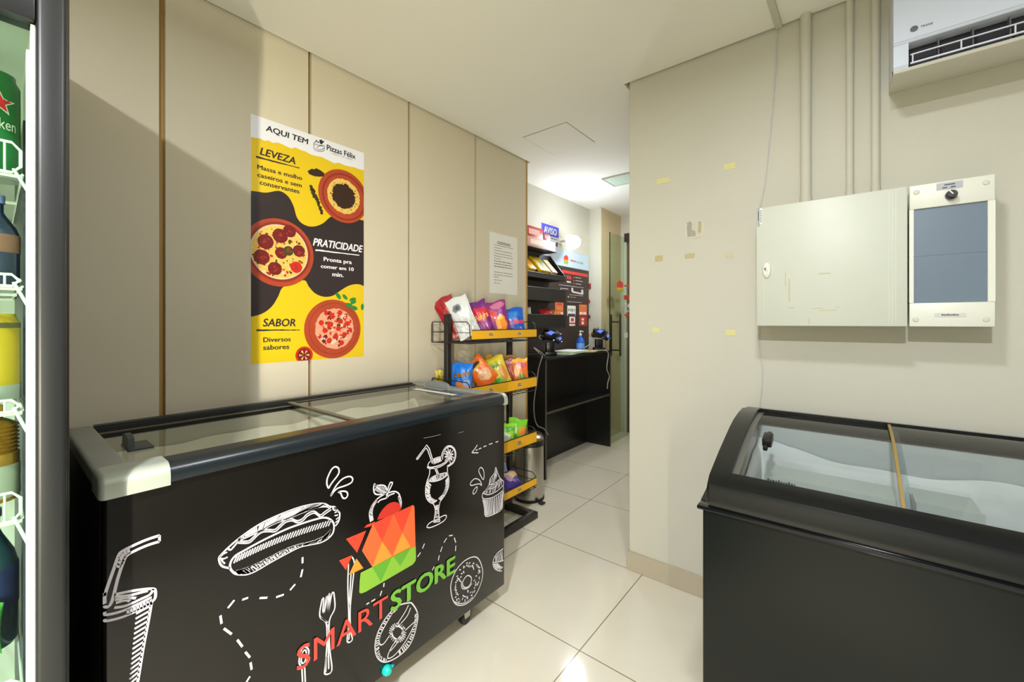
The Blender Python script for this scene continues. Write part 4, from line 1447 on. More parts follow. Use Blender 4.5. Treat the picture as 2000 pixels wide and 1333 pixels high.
def PT(s, u0, vb, vt, u1, m=0, bold=0.02, slope=0.0, skew=0.0):
    a, t_, e = onx(u0, vb, TX), onx(u0, vt, TX), onx(u1, vb, TX)
    pt = MB()
    add_text(pt, s, lambda x, y: (TX, a.y + (x + skew * y) * (e.y - a.y), a.z + y * (t_.z - a.z) + slope * x), 0, bold)
    pt.build('lettering', PTM[m], po, smooth=False)


def PL(u0, v0, u1, v1, th, m):
    a, e = onx(u0, v0, TX), onx(u1, v1, TX)
    n = 14
    pt = MB()
    rn = random.Random(int(u0))
    up = [(a.y + (e.y - a.y) * i / n, a.z + (e.z - a.z) * i / n + th * rn.uniform(0.3, 0.6) * (1 - 0.5 * i / n)) for i in range(n + 1)]
    dn = [(a.y + (e.y - a.y) * i / n, a.z + (e.z - a.z) * i / n - th * rn.uniform(0.3, 0.6) * (1 - 0.5 * i / n)) for i in range(n + 1)]
    for i in range(n):
        pt.poly([(TX,) + up[i], (TX,) + up[i + 1], (TX,) + dn[i + 1], (TX,) + dn[i]], 0)
    pt.build('underline', PTM[m], po, smooth=False)


PT('AQUI TEM', 518.5, 257.5, 243.5, 601, 0, 0.03, 0, 0.02)
PT('Pizzas F\u00e9lix', 638, 293, 282, 694.5, 0, 0.03)
PT('- sabor na caixa -', 645, 299.5, 296, 692, 2, 0.0)
PT('LEVEZA', 507, 302, 287, 577, 0, 0.03, 0, 0.05)
PL(500, 306.5, 585, 328.5, 0.008, 0)
PT('Massa e molho', 502.5, 330, 321, 590, 0, 0.03)
PT('caseiros e sem', 502.5, 345.5, 337, 589.5, 0, 0.03)
PT('conservantes', 507, 360.5, 353, 585, 0, 0.03)
PT('PRATICIDADE', 611, 480, 464.5, 706.5, 1, 0.03, 0, 0.03)
PL(616, 488.5, 702, 499, 0.008, 1)
PT('Pronta pra', 632, 512.5, 502, 687, 1, 0.03)
PT('comer em 10', 626.5, 523.5, 516, 691, 1, 0.03)
PT('min.', 649, 540, 532, 671, 1, 0.03)
PT('SABOR', 512.7, 638.5, 622.5, 577.5, 0, 0.03, 0, 0.04)
PL(501, 645.5, 585.5, 645, 0.008, 0)
PT('Diversos', 514, 669, 659.5, 568, 0, 0.03)
PT('sabores', 513.7, 684.5, 674.5, 565, 0, 0.03)
pp_ = MB()


def pot3(p):
    return (TX, p[0], p[1])


for l in ([(785, 365), (790, 420), (840, 440), (885, 432), (888, 380)], [(785, 365), (835, 378), (888, 380)], [(785, 365), (800, 345), (840, 350)], [(815, 400), (850, 385), (880, 395)], [(800, 410), (845, 425), (885, 410)]):
    pp_.stroke([pmap(*T4(*q)) for q in l], 0.0022, pot3)
pp_.poly([(TX,) + pmap(*T4(*q)) for q in ((838, 325), (862, 322), (870, 335), (892, 338), (862, 372), (845, 360))])
pp_.poly([(TX,) + pmap(*T4(*q)) for q in ((800, 330), (815, 325), (818, 338), (804, 342))])
pp_.poly([(TX,) + pmap(*T4(*q)) for q in ((822, 342), (830, 340), (832, 358), (825, 360))])
pp_.build('logo_print', M_INK, po, smooth=False)

# printed notice sheet
NY0, NY1, NZ0, NZ1 = 2.035, 2.327, 1.402, 1.805
no = MB().box(XL + 0.0003, XL + 0.0012, NY0, NY1, NZ0, NZ1).build('notice_sheet', M_PAPER, origin=(XL, NY0, NZ0))
tag(no, 'white printed notice sheet on the panelled wall above the snack rack', 'notice')
nl = MB()
rn = random.Random(4)
TN = lambda x, y: onx(940 + x / 7.84, 430 + y / 7.84, XL)


def words(x0, x1, z, h, m=0, dens=1.0):
    y = x0
    while y < x1 - 0.006:
        wd = min(rn.uniform(0.006, 0.026), x1 - y)
        nl.box(XL + 0.0013, XL + 0.0016, y, y + wd, z, z + h, m)
        y += wd + rn.uniform(0.003, 0.006)


add_text(nl, 'COMUNICADO', lambda x, y: (XL + 0.0017, NY0 + 0.075 + x * 0.14, 1.740 + y * 0.012), 0, 0.03)
nl.box(XL + 0.0013, XL + 0.0016, NY0 + 0.075, NY0 + 0.215, 1.734, 1.737)
for x, y, full, m in ((195, 375, 1, 1), (195, 415, .4, 1), (195, 455, 1, 1), (195, 500, 1, 1), (195, 540, 1, 1), (195, 580, .35, 1), (195, 620, 1, 0), (195, 660, 1, 0), (195, 700, 1, 0), (195, 790, 1, 1), (195, 830, 1, 1), (195, 865, .25, 1), (195, 912, .4, 1), (195, 958, .3, 1)):
    p = TN(x, y)
    words(p.y, p.y + 0.195 * full, p.z - 0.004, 0.0045, m)
nl.build('printed_text', [mat('notice_bold', (70, 68, 66), 0.8), mat('notice_grey', (142, 138, 132), 0.8)], no, smooth=False)

# ------------------------------------------------------------------ snack rack
M_RK = mat('rack_black_steel', (30, 27, 24), 0.45, var=0.1)
M_WIRE = mat('rack_wire', (34, 32, 28), 0.4)
M_STRIP = mat('price_strip_yellow', (238, 178, 30), 0.4, var=0.03)
RY0, RY1 = 1.535, 2.10
rk = empty('snack_rack', (-1.66, (RY0 + RY1) / 2, 0), 'black wire snack rack with yellow price strips between freezer and counter', 'rack')
for y in (RY0 + 0.015, RY1 - 0.02):
    MB().box(-1.715, -1.685, y - 0.015, y + 0.015, 0.0402, 1.255, bev=0.002, seg=1).build('upright', M_RK, rk)
bs = MB()
for y in (RY0 + 0.015, RY1 - 0.005):
    bs.box(-1.80, -1.5405, y - 0.02, y + 0.02, 0.001, 0.04, bev=0.003)
bs.box(-1.54, -1.50, RY0 - 0.005, RY1 + 0.015, 0.001, 0.04, bev=0.003)
bs.build('base_frame', M_RK, rk)
SHELVES = [(1.100, 1.122, 1.167, 1.212), (0.792, 0.818, 0.874, 0.90), (0.452, 0.475, 0.537, 0.56), (0.190, 0.212, 0.253, 0.28)]
for zf, zs0, zs1, zt in SHELVES:
    w_ = MB()
    for y in (RY0 - 0.004, RY1 + 0.004):
        loop = [(-1.808, y, zf), (-1.808, y, zt - 0.012), (-1.800, y, zt), (-1.535, y, zt), (-1.515, y, zt - 0.016), (-1.508, y, zs0)]
        w_.tube(loop, 0.0028, n=6)
        w_.tube([(-1.808, y, zf), (-1.508, y, zf)], 0.0028, n=6)
        w_.tube([(-1.808, y, (zf + zt) / 2), (-1.512, y, (zf + zt) / 2)], 0.002, n=6)
    for k in range(12):
        yy = RY0 + (RY1 - RY0) * k / 11
        w_.tube([(-1.806, yy, zt), (-1.806, yy, zf), (-1.51, yy, zf)], 0.0016, n=5)
    for k in range(6):
        xx = -1.806 + 0.296 * k / 5
        w_.tube([(xx, RY0 - 0.004, zf), (xx, RY1 + 0.004, zf)], 0.0022, n=6)
    for zz in (zt, (zf + zt) / 2):
        w_.tube([(-1.806, RY0 - 0.004, zz), (-1.806, RY1 + 0.004, zz)], 0.0022, n=6)
    wo = w_.build('wire_shelf', M_WIRE, rk)
    st = MB()
    st.box(-1.5055, -1.502, RY0 + 0.003, RY1 + 0.003, zs0, zs1)
    so = st.build('price_strip', M_STRIP, wo)
    so['label'] = 'yellow price strip'
    eb = MB()
    eb.box(-1.506, -1.5005, RY0 + 0.003, RY1 + 0.003, zs1 + 0.0001, zs1 + 0.004)
    eb.box(-1.506, -1.5005, RY0 + 0.003, RY1 + 0.003, zs0 - 0.004, zs0 - 0.0001)
    eb.build('strip_rail', M_RK, wo)
    pr_ = MB()
    for f in (0.22, 0.66):
        y = RY0 + (RY1 - RY0) * f
        h = (zs1 - zs0)
        pr_.box(-1.5018, -1.5012, y, y + 0.045, zs0 + h * 0.28, zs0 + h * 0.72, 0)
        pr_.box(-1.5012, -1.5008, y + 0.005, y + 0.04, zs0 + h * 0.36, zs0 + h * 0.46, 1)
        pr_.box(-1.5012, -1.5008, y + 0.005, y + 0.036, zs0 + h * 0.54, zs0 + h * 0.64, 1)
    pr_.build('price_print', [mat('price_pale', (224, 190, 110), 0.5), mat('price_purple', (120, 84, 88), 0.5)], so)

# ------------------------------------------------------------------ crisp bags
PRINT = print_mat('bag_print', 0.28, 0.0, 0.25)


def bag_front(x, y, T, seed):
    e = max(0.0, 1 - abs(2 * x) ** 2.6)
    t = T / 2 * (e ** 0.55) * (max(0.0, sin(pi * min(1, max(0, (y - 0.04) / 0.92)))) ** 0.5)
    t += 0.0022 * nz(x * 1.6 + seed, y * 1.3 + seed * 0.37) * (1 if 0.05 < y < 0.95 else 0.3)
    return max(t, 0.0004)


def bag(label, base, W, H, T, design, yaw, tilt, roll, seed=0, text=None, group='snack bags on the wire rack', name='snack_bag'):
    nu, nv = 26, 34
    bm = bmesh.new()
    vs, cols = [], []
    for side in (-1, 1):
        for j in range(nv + 1):
            for i in range(nu + 1):
                x, y = i / nu - 0.5, j / nv
                t = bag_front(x, y, T, seed + (3 if side > 0 else 0))
                ww = W * (1 - 0.07 * sin(pi * y))
                zz = 0.0
                if y < 0.045 or y > 0.955:
                    t = 0.0006
                vs.append((x * ww, side * t, y * H + 0.004 * sin(x * 9 + seed)))
                cols.append(design(x, y) if side < 0 else design(-x, y))
    V = [bm.verts.new(p) for p in vs]
    n1 = (nu + 1) * (nv + 1)
    for s in (0, 1):
        for j in range(nv):
            for i in range(nu):
                a = s * n1 + j * (nu + 1) + i
                q = [V[a], V[a + 1], V[a + nu + 2], V[a + nu + 1]]
                bm.faces.new(q if s == 0 else q[::-1])
    per = [i for i in range(nu)] + [j * (nu + 1) + nu for j in range(nv)] + [nv * (nu + 1) + nu - i for i in range(nu)] + [(nv - j) * (nu + 1) for j in range(nv)]
    for k in range(len(per)):
        a, b2 = per[k], per[(k + 1) % len(per)]
        bm.faces.new([V[b2], V[a], V[n1 + a], V[n1 + b2]])
    me = bpy.data.meshes.new(name)
    bm.to_mesh(me)
    bm.free()
    at = me.color_attributes.new('ink', 'FLOAT_COLOR', 'POINT')
    flat = []
    for c in cols:
        flat += [lin(c[0]), lin(c[1]), lin(c[2]), 1.0]
    at.data.foreach_set('color', flat)
    me.polygons.foreach_set('use_smooth', [True] * len(me.polygons))
    me.materials.append(PRINT)
    o = bpy.data.objects.new(name, me)
    COL.objects.link(o)
    o.location = base
    o.rotation_euler = (tilt, roll, yaw)
    tag(o, label, 'snack bag', group)
    if text:
        for s, x0, x1, y0, y1, sl, col, bold in text:
            mb = MB()
            add_text(mb, s, lambda x, y: ((x0 + x * (x1 - x0)) * W, -bag_front(x0 + x * (x1 - x0), min(0.95, y0 + y * (y1 - y0) + sl * x), T, seed) - 0.0022, (y0 + y * (y1 - y0) + sl * x) * H), 0, bold)
            t = mb.build('lettering', mat('bag_ink_%d_%d_%d' % col, col, 0.35), None, smooth=False)
            t.parent = o
    return o


def design(base, blobs=(), bands=(), speck=None, seed=0):
    def f(x, y):
        c = base
        for y0, y1, col in bands:
            if y0 <= y < y1:
                c = col
        for cx, cy, rx, ry, col in blobs:
            k = ((x - cx) / rx) ** 2 + ((y - cy) / ry) ** 2 + 0.18 * nz(x * 2.5 + seed, y * 2.5)
            if k < 1:
                c = col
        if speck:
            y0, y1, cl_ = speck
            if y0 < y < y1 and nz(x * 5 + seed, y * 4) > 0.12:
                c = cl_[int(abs(nz(x * 9, y * 8 + seed)) * 10) % len(cl_)]
        return c
    return f


def at_u(u, x, z):
    r = ray(u, 600)
    return Vector((x, x * r.y / r.x, z))


def put_bag(label, u, x, zf, wp, hp, roll, des, yaw=0.74, tilt=-0.15, T=0.045, seed=0, text=None, dz=0.0, **k):
    p = at_u(u, x, zf + 0.006 + dz)
    d = p.dot(FW)
    p.z += 0.5 * wp * d / F_PX * abs(sin(roll)) + 0.35 * T * abs(sin(tilt))
    return bag(label, p, wp * d / F_PX, hp * d / F_PX, T, des, yaw, tilt, roll, seed, text, **k)


ZT, ZM, ZL, ZB = 1.100, 0.792, 0.452, 0.190
put_bag('dark red snack bag leaning behind the white bag on the top rack shelf', 900, -1.70, ZT, 42, 84, -0.50, design((158, 26, 34), [(0.05, 0.55, 0.3, 0.2, (190, 60, 50))]), seed=1, T=0.02, dz=-0.0)
put_bag('white snack bag leaning left on the top rack shelf', 920, -1.60, ZT, 45, 84, -0.40, design((214, 218, 220), [(-0.1, 0.72, 0.22, 0.10, (120, 128, 134)), (0.1, 0.3, 0.3, 0.12, (186, 192, 190)), (-0.05, 0.72, 0.12, 0.05, (60, 66, 74))], [], (0.12, 0.5, [(190, 196, 196), (204, 208, 208)])), seed=2)
put_bag('pale pink and brown snack bag at the back of the top rack shelf', 947, -1.705, ZT, 40, 72, -0.12, design((196, 140, 126), [(0.1, 0.8, 0.25, 0.15, (120, 60, 50))], [(0.0, 0.3, (214, 190, 170))]), seed=3, T=0.03)
put_bag('purple and red snack bag right beside the white bag, top rack shelf', 953, -1.62, ZT, 38, 74, -0.34, design((112, 36, 122), [(0.0, 0.62, 0.5, 0.2, (206, 36, 62)), (0.1, 0.3, 0.3, 0.15, (150, 44, 140))]), seed=4, text=[('Fofura', -0.3, 0.4, 0.45, 0.6, 0.06, (240, 200, 60), 0.02)])
put_bag('purple snack bag with an orange picture, top rack shelf, beside the blue bag', 977, -1.60, ZT, 48, 72, -0.20, design((140, 38, 128), [(-0.2, 0.62, 0.26, 0.16, (214, 40, 52)), (0.15, 0.86, 0.3, 0.1, (206, 120, 160)), (0.16, 0.34, 0.24, 0.26, (244, 156, 40)), (0.16, 0.5, 0.13, 0.05, (250, 190, 80))]), seed=5)
put_bag('bright blue snack bag at the right end of the top rack shelf', 1006, -1.60, ZT, 46, 58, -0.14, design((22, 96, 206), [(-0.1, 0.75, 0.4, 0.12, (40, 130, 226)), (0.15, 0.26, 0.22, 0.06, (236, 226, 230)), (0.1, 0.2, 0.3, 0.12, (90, 110, 200))]), seed=6, text=[('Ruffles', -0.22, 0.44, 0.42, 0.60, 0.0, (236, 70, 84), 0.04)])
put_bag('small yellow snack bag behind the left upright of the rack', 857, -1.768, ZM, 16, 52, 0.0, design((206, 186, 46), [(0.0, 0.7, 0.25, 0.1, (150, 120, 30))]), yaw=0.74, seed=7, T=0.02, tilt=-0.05)
put_bag('small red snack bag half hidden behind the blue bag, middle rack shelf', 880, -1.735, ZM, 26, 44, 0.0, design((166, 44, 40), [(0.1, 0.4, 0.3, 0.2, (206, 110, 60))]), seed=8, T=0.03)
put_bag('blue snack bag with orange puffs pictured, left end of the middle rack shelf', 900, -1.665, ZM, 46, 66, 0.0, design((18, 124, 232), [(0.2, 0.24, 0.26, 0.17, (226, 150, 100)), (0.3, 0.42, 0.16, 0.1, (150, 190, 232)), (-0.05, 0.33, 0.16, 0.12, (236, 140, 60)), (0.25, 0.2, 0.12, 0.08, (40, 110, 190)), (0.0, 0.12, 0.2, 0.06, (226, 200, 190))]), yaw=0.55, seed=9, dz=0.0, text=[('Cheetos', -0.30, 0.42, 0.52, 0.70, 0.10, (30, 20, 18), 0.09), ('Cheetos', -0.28, 0.40, 0.535, 0.685, 0.10, (246, 170, 40), 0.02)])
put_bag('orange snack bag slumped sideways on the middle rack shelf', 958, -1.575, ZM, 46, 58, -0.75, design((240, 112, 32), [(0.12, 0.36, 0.3, 0.2, (226, 170, 130)), (0.15, 0.25, 0.2, 0.1, (246, 196, 150)), (0.0, 0.8, 0.3, 0.1, (60, 40, 30))]), seed=10, T=0.05, text=[('Cheetos', -0.36, 0.36, 0.62, 0.76, 0.05, (246, 200, 60), 0.03)], dz=0.02)
put_bag('golden yellow snack bag just behind the slumped orange bag', 966, -1.655, ZM, 42, 60, -0.45, design((220, 176, 40), [(0.0, 0.7, 0.3, 0.14, (150, 110, 30)), (0.2, 0.3, 0.3, 0.2, (240, 214, 90))], [], (0.3, 0.6, [(196, 150, 30), (240, 214, 90)])), seed=11)
put_bag('yellow and lime green snack bag standing mid-row on the middle rack shelf', 986, -1.575, ZM, 38, 66, -0.36, design((226, 206, 50), [(-0.1, 0.25, 0.3, 0.14, (116, 206, 66)), (0.25, 0.45, 0.2, 0.25, (222, 150, 70)), (-0.1, 0.75, 0.28, 0.12, (170, 190, 40))]), seed=12, text=[('Lays', -0.34, 0.2, 0.66, 0.8, 0.0, (90, 120, 30), 0.02)])
put_bag('tan and orange snack bag behind the lime green one', 1000, -1.652, ZM, 34, 60, -0.18, design((206, 160, 84), [(0.0, 0.6, 0.3, 0.16, (226, 120, 60)), (0.0, 0.25, 0.36, 0.16, (186, 130, 60))], [], (0.2, 0.8, [(226, 190, 110), (180, 110, 60)])), seed=13, T=0.024)
put_bag('dark red snack bag near the right upright, middle rack shelf', 1006, -1.612, ZM, 30, 58, -0.16, design((150, 34, 32), [(0.1, 0.6, 0.3, 0.16, (190, 70, 50))]), seed=14, T=0.014)
put_bag('flame orange and red snack bag at the right end of the middle rack shelf', 1019, -1.565, ZM, 31, 60, -0.06, design((236, 120, 44), [(0.0, 0.16, 0.5, 0.12, (196, 40, 36)), (0.1, 0.78, 0.3, 0.1, (216, 90, 110)), (-0.25, 0.6, 0.18, 0.2, (246, 196, 150)), (0.1, 0.38, 0.22, 0.12, (110, 150, 50)), (0.0, 0.93, 0.6, 0.07, (244, 190, 60))]), seed=15, T=0.032, text=[('Sticks', -0.34, 0.36, 0.1, 0.22, 0.0, (250, 210, 60), 0.04)])
put_bag('bright green snack bag with orange corner on the third rack shelf', 1005, -1.60, ZL, 38, 46, 0.20, design((122, 206, 40), [(0.3, 0.5, 0.2, 0.2, (236, 150, 60)), (-0.2, 0.5, 0.2, 0.2, (214, 236, 190)), (0.0, 0.2, 0.3, 0.1, (70, 160, 40))]), seed=16, tilt=-0.3)
put_bag('lime and white snack bag at the left of the third rack shelf', 984, -1.60, ZL, 40, 46, 0.1, design((150, 214, 60), [(0.0, 0.4, 0.3, 0.2, (226, 236, 210)), (0.2, 0.75, 0.3, 0.12, (90, 180, 50))]), seed=17, tilt=-0.3)
put_bag('purple and yellow biscuit pack lying on the lowest rack shelf', 1008, -1.53, ZB, 44, 44, 0.0, design((66, 40, 150), [(0.1, 0.72, 0.4, 0.2, (226, 186, 120)), (-0.1, 0.6, 0.2, 0.2, (190, 140, 170))]), yaw=1.3, tilt=-1.0, seed=18, T=0.035, dz=0.02)
put_bag('pale blue biscuit pack at the back of the lowest rack shelf', 980, -1.65, ZB, 40, 40, 0.0, design((150, 176, 200), [(0.0, 0.5, 0.3, 0.2, (206, 216, 220))]), yaw=1.2, tilt=-0.5, seed=19, T=0.035, dz=0.02)

# ------------------------------------------------------------------ pedal bin
bn = empty('waste_bin', (-1.724, 2.326, 0), 'brushed steel pedal bin with a black band standing behind the snack rack', 'bin')
bc = (-1.724, 2.326, 0)
MB().lathe([(0.0, 0.018), (0.1, 0.018), (0.1, 0.37), (0.0, 0.37)], bc, n=48).build('body', M_STEEL, bn)
MB().lathe([(0.096, 0.0), (0.104, 0.002), (0.104, 0.0178), (0.096, 0.0179)], bc, n=48).build('base_ring', M_MATTE, bn)
MB().lathe([(0.0995, 0.3702), (0.1045, 0.372), (0.1045, 0.408), (0.0995, 0.41)], bc, n=48).build('band', mat('bin_band', (30, 32, 28), 0.35), bn)
MB().lathe([(0.102, 0.4102), (0.102, 0.428), (0.088, 0.443), (0.05, 0.450), (0.0, 0.452)], bc, n=48).build('lid', M_STEEL, bn)
MB().box(-1.61, -1.575, 2.27, 2.31, 0.006, 0.014, bev=0.003).build('pedal', M_MATTE, bn)

# ------------------------------------------------------------------ counter desk
M_DESK = mat('black_laminate', (19, 19, 17), 0.3, var=0.15, scale=3)
M_DEDGE = mat('laminate_edge', (70, 66, 58), 0.45)
DX0, DX1, DY0, DY1 = -2.088, -1.815, 2.655, 3.785
dk = empty('counter_desk', (-1.95, 3.22, 0), 'tall black laminate counter desk against the far passage wall', 'desk')
MB().box(DX0, DX1 + 0.004, DY0 - 0.004, DY1 + 0.004, 0.917, 0.937, bev=0.0015, seg=1).build('top', M_DESK, dk)
for y in (DY0, DY1 - 0.02):
    MB().box(DX0, DX1 - 0.001, y, y + 0.02, 0.001, 0.9168).build('side_panel', M_DESK, dk)
    MB().box(DX1 - 0.0009, DX1, y, y + 0.02, 0.001, 0.9168).build('edge_band', M_DEDGE, dk)
MB().box(DX0, DX0 + 0.018, DY0 + 0.0203, DY1 - 0.0203, 0.001, 0.9168).build('back_panel', M_DESK, dk)
sh = MB().box(DX0 + 0.0182, DX1 - 0.003, DY0 + 0.0203, DY1 - 0.0203, 0.498, 0.516).build('shelf', M_DESK, dk)
MB().box(DX1 - 0.0029, DX1 - 0.002, DY0 + 0.0203, DY1 - 0.0203, 0.498, 0.516).build('edge_band', M_DEDGE, sh)
DT = 0.9372


# self-checkout scanner stands with blue lit windows
M_BLUE = mat('blue_scan_light', (60, 84, 232), 0.3, emit=2.2)
M_DEV = mat('device_black', (15, 15, 17), 0.3, var=0.1)
M_CORD = mat('grey_cord', (120, 118, 112), 0.5)


def scanner(x, y, yaw, label, k):
    e = empty('scanner_stand', (x, y, DT), label, 'scanner', 'scanner stands on the counter')
    Rz = Matrix.Translation(Vector((x, y, DT))) @ Matrix.Rotation(yaw, 4, 'Z')

    def fin(mb, nm, mm, par, b=True):
        for v in mb.bm.verts:
            v.co = Rz @ v.co
        return mb.build(nm, mm, par)
    fin(MB().box(-0.05, 0.05, -0.05, 0.05, 0, 0.03, bev=0.006), 'base', M_DEV, e)
    c = MB()
    c.box(-0.035, 0.035, -0.028, 0.028, 0.0302, 0.11, bev=0.006)
    fin(c, 'column', M_DEV, e)
    h = MB()
    h.obox((0.0, -0.01, 0.165), (0.12, 0.07, 0.075), (0.35, 0.15, 0), 0, 0.012)
    h.obox((0.06, -0.02, 0.13), (0.06, 0.06, 0.05), (0.35, 0.5, 0), 0, 0.01)
    h.obox((-0.055, -0.0, 0.15), (0.03, 0.05, 0.05), (0.1, -0.3, 0), 0, 0.01)
    hd = fin(h, 'scan_head', M_DEV, e)
    a = MB()
    a.tube([(-0.012, -0.01, 0.195), (-0.012, -0.01, 0.225)], 0.003, n=8)
    fin(a, 'antenna', M_DEV, hd)
    l = MB()
    l.prism([(-0.035, 0.185), (-0.005, 0.205), (0.03, 0.192), (0.0, 0.168)], 'y', -0.058, -0.050)
    fin(l, 'scan_window', M_BLUE, hd)['label'] = 'lit blue scan window'
    l = MB()
    l.prism([(0.055, 0.145), (0.078, 0.155), (0.085, 0.14), (0.070, 0.122)], 'y', -0.070, -0.062)
    fin(l, 'scan_window', M_BLUE, hd)['label'] = 'lit blue scan window'
    g2 = MB()
    g2.obox((0.07, 0.0, 0.185), (0.05, 0.03, 0.012), (0.3, 0.7, 0), 0, 0.003)
    fin(g2, 'side_grip', mat('device_grey', (84, 96, 100), 0.3, 0.4), hd)
    s = MB()
    for q in ((0.085, -0.045, 0.178), (0.025, -0.05, 0.128), (0.092, -0.04, 0.116)):
        s.lathe([(0.0, -0.004), (0.006, -0.003), (0.007, 0.003)], q, axis='y', n=12)
        fin(s, 'screw', M_CHROME, hd)
        s = MB()
    s.bm.free()
    cl_ = MB()
    cl_.tube(catmull([(-0.075, -0.01, 0.165), (-0.09, -0.01, 0.16), (-0.088, -0.01, 0.14), (-0.07, 0.0, 0.135)], 4), 0.005, n=8)
    fin(cl_, 'clip', mat('clip_metal', (190, 186, 160), 0.3, 0.6), hd)
    return e


scanner(-1.935, 2.90, 0.75, 'black scanner stand with two blue lights at the near end of the counter', 0)
scanner(-1.90, 3.70, 0.75, 'black scanner stand at the far end of the counter beside the glass door', 1)


def cord(label, pts, r, m=M_CORD):
    c = MB()
    q = catmull([tuple(p) for p in pts], 6)
    c.tube(q, r, n=7)
    o = c.build('power_cord', m, origin=tuple(pts[-1]))
    tag(o, label, 'cord')


X = DX1 + 0.012
cord('grey cord from the near scanner hanging down the desk front to the bin', [(-1.955, 2.765, 0.975), (-1.93, 2.735, 0.960), (-1.88, 2.70, 0.951), (-1.83, 2.635, 0.948), tuple(onx(1052, 720, X)), tuple(onx(1048, 750, X)), tuple(onx(1043, 785, X)), tuple(onx(1044, 815, X)), tuple(onx(1050, 832, X)), tuple(onx(1062, 838, X)), tuple(onx(1071, 850, X))], 0.0045)
cord('pale loop of cord lying beside the near scanner', [tuple(onx(1053, 690, -1.90)), tuple(onx(1043, 680, -1.90)), tuple(onx(1047, 682, -1.90)), tuple(onx(1054, 687, -1.90)), (-1.90, 2.775, DT + 0.006)], 0.004, mat('pale_cord', (176, 172, 164), 0.5))
cord('grey cord from the far scanner hanging over the counter edge', [(-1.96, 3.66, 1.0), (-1.99, 3.60, 0.97), (-1.98, 3.56, 0.945), (-1.87, 3.60, 0.944), (-1.815, 3.64, 0.944), (-1.801, 3.67, 0.935), (-1.800, 3.70, 0.90), tuple(onx(1185, 720, X)), tuple(onx(1190, 735, X)), tuple(onx(1187, 748, X)), tuple(onx(1186, 760, X))], 0.0045, mat('pale_cord', (176, 172, 164), 0.5))

# hand gel bottle
hb = empty('gel_bottle', (-1.95, 3.43, DT), 'blue pump bottle of hand gel standing on the counter', 'bottle')
bx, by = -1.95, 3.43
MB().lathe([(0.0, 0.0005), (0.033, 0.001), (0.037, 0.008), (0.037, 0.095), (0.030, 0.118), (0.014, 0.135), (0.012, 0.150), (0.0, 0.150)], (bx, by, DT), n=28).build('body', mat('blue_gel', (30, 92, 206), 0.15, coat=0.5), hb)
MB().lathe([(0.0374, 0.03), (0.0376, 0.032), (0.0376, 0.078), (0.0374, 0.08)], (bx, by, DT), n=28).build('label_band', mat('pale_blue_label', (96, 152, 226), 0.4), hb)
pu = MB()
pu.lathe([(0.014, 0.1505), (0.014, 0.168), (0.006, 0.170), (0.006, 0.184), (0.012, 0.186), (0.012, 0.196), (0.0, 0.197)], (bx, by, DT), n=20)
pu.tube([(bx, by, DT + 0.191), (bx + 0.03, by - 0.01, DT + 0.189), (bx + 0.036, by - 0.012, DT + 0.183)], 0.004, n=8)
pu.build('pump', M_WHITE, hb)

# papers on the counter
for i, (x, y, a, w2, l2, z, mm, lab) in enumerate(((-1.93, 3.16, 0.15, 0.20, 0.30, 0.001, M_PAPER, 'bottom white paper of the pile on the counter'), (-1.92, 3.20, -0.1, 0.21, 0.30, 0.009, mat('green_paper', (150, 186, 140), 0.8), 'green edged leaflet in the paper pile on the counter'),
                                                    (-1.94, 3.24, 0.08, 0.21, 0.30, 0.017, M_PAPER, 'top white paper of the pile beside the gel bottle'), (-1.90, 3.49, 0.3, 0.15, 0.21, 0.001, mat('kraft_paper', (196, 166, 110), 0.8), 'kraft brown envelope on the counter near the far scanner'))):
    c = MB()
    c.obox((x, y, DT + z + 0.003), (w2, l2, 0.006), (0, 0, a))
    o = c.build('paper', mm, origin=(x, y, DT + z))
    tag(o, lab, 'paper', 'papers on the counter')

# ------------------------------------------------------------------ notice board and display trays on the far wall
BX = XF + 0.012
nb = empty('display_board', (XF, 3.15, 0.95), 'dark display board on the far wall with a pale blue header', 'board')
MB().box(XF + 0.0005, BX, 2.462, 3.845, 0.942, 1.735, bev=0.002, seg=1).build('panel', mat('board_dark', (56, 46, 42), 0.5, var=0.06), nb)
hdr = MB().box(XF + 0.0005, BX, 3.02, 3.845, 1.736, 1.893, bev=0.002, seg=1).build('header', mat('board_header', (186, 206, 226), 0.4, var=0.03), nb)
bp = MB()
BXX = BX + 0.0012


def BP(pts, m):
    bp.poly([(BXX,) + tuple(onx(u, v, BXX))[1:] for u, v in pts], m)


def BR(u0, v0, u1, v1, m, dv=None):
    """an upright rectangle on the board; v0/v1 taken at the left edge"""
    a, b2, e = onx(u0, v0, BXX), onx(u0, v1, BXX), onx(u1, v0, BXX)
    bp.poly([(BXX, a.y, a.z), (BXX, e.y, a.z), (BXX, e.y, b2.z), (BXX, a.y, b2.z)], m)


BR(1098, 527, 1148, 533, 0)
BP([(1102, 501), (1106, 498), (1110, 502), (1110, 508), (1101, 507)], 0)
BP([(1101, 507), (1110, 508), (1110, 512), (1101, 511)], 1)
BP([(1101, 511), (1110, 512), (1109, 517), (1102, 515)], 2)


def BT(s, u0, vb, vt, u1, m, bold=0.02):
    a, t_, e = onx(u0, vb, BXX), onx(u0, vt, BXX), onx(u1, vb, BXX)
    add_text(bp, s, lambda x, y: (BXX + 0.0008, a.y + x * (e.y - a.y), a.z + y * (t_.z - a.z)), m, bold)


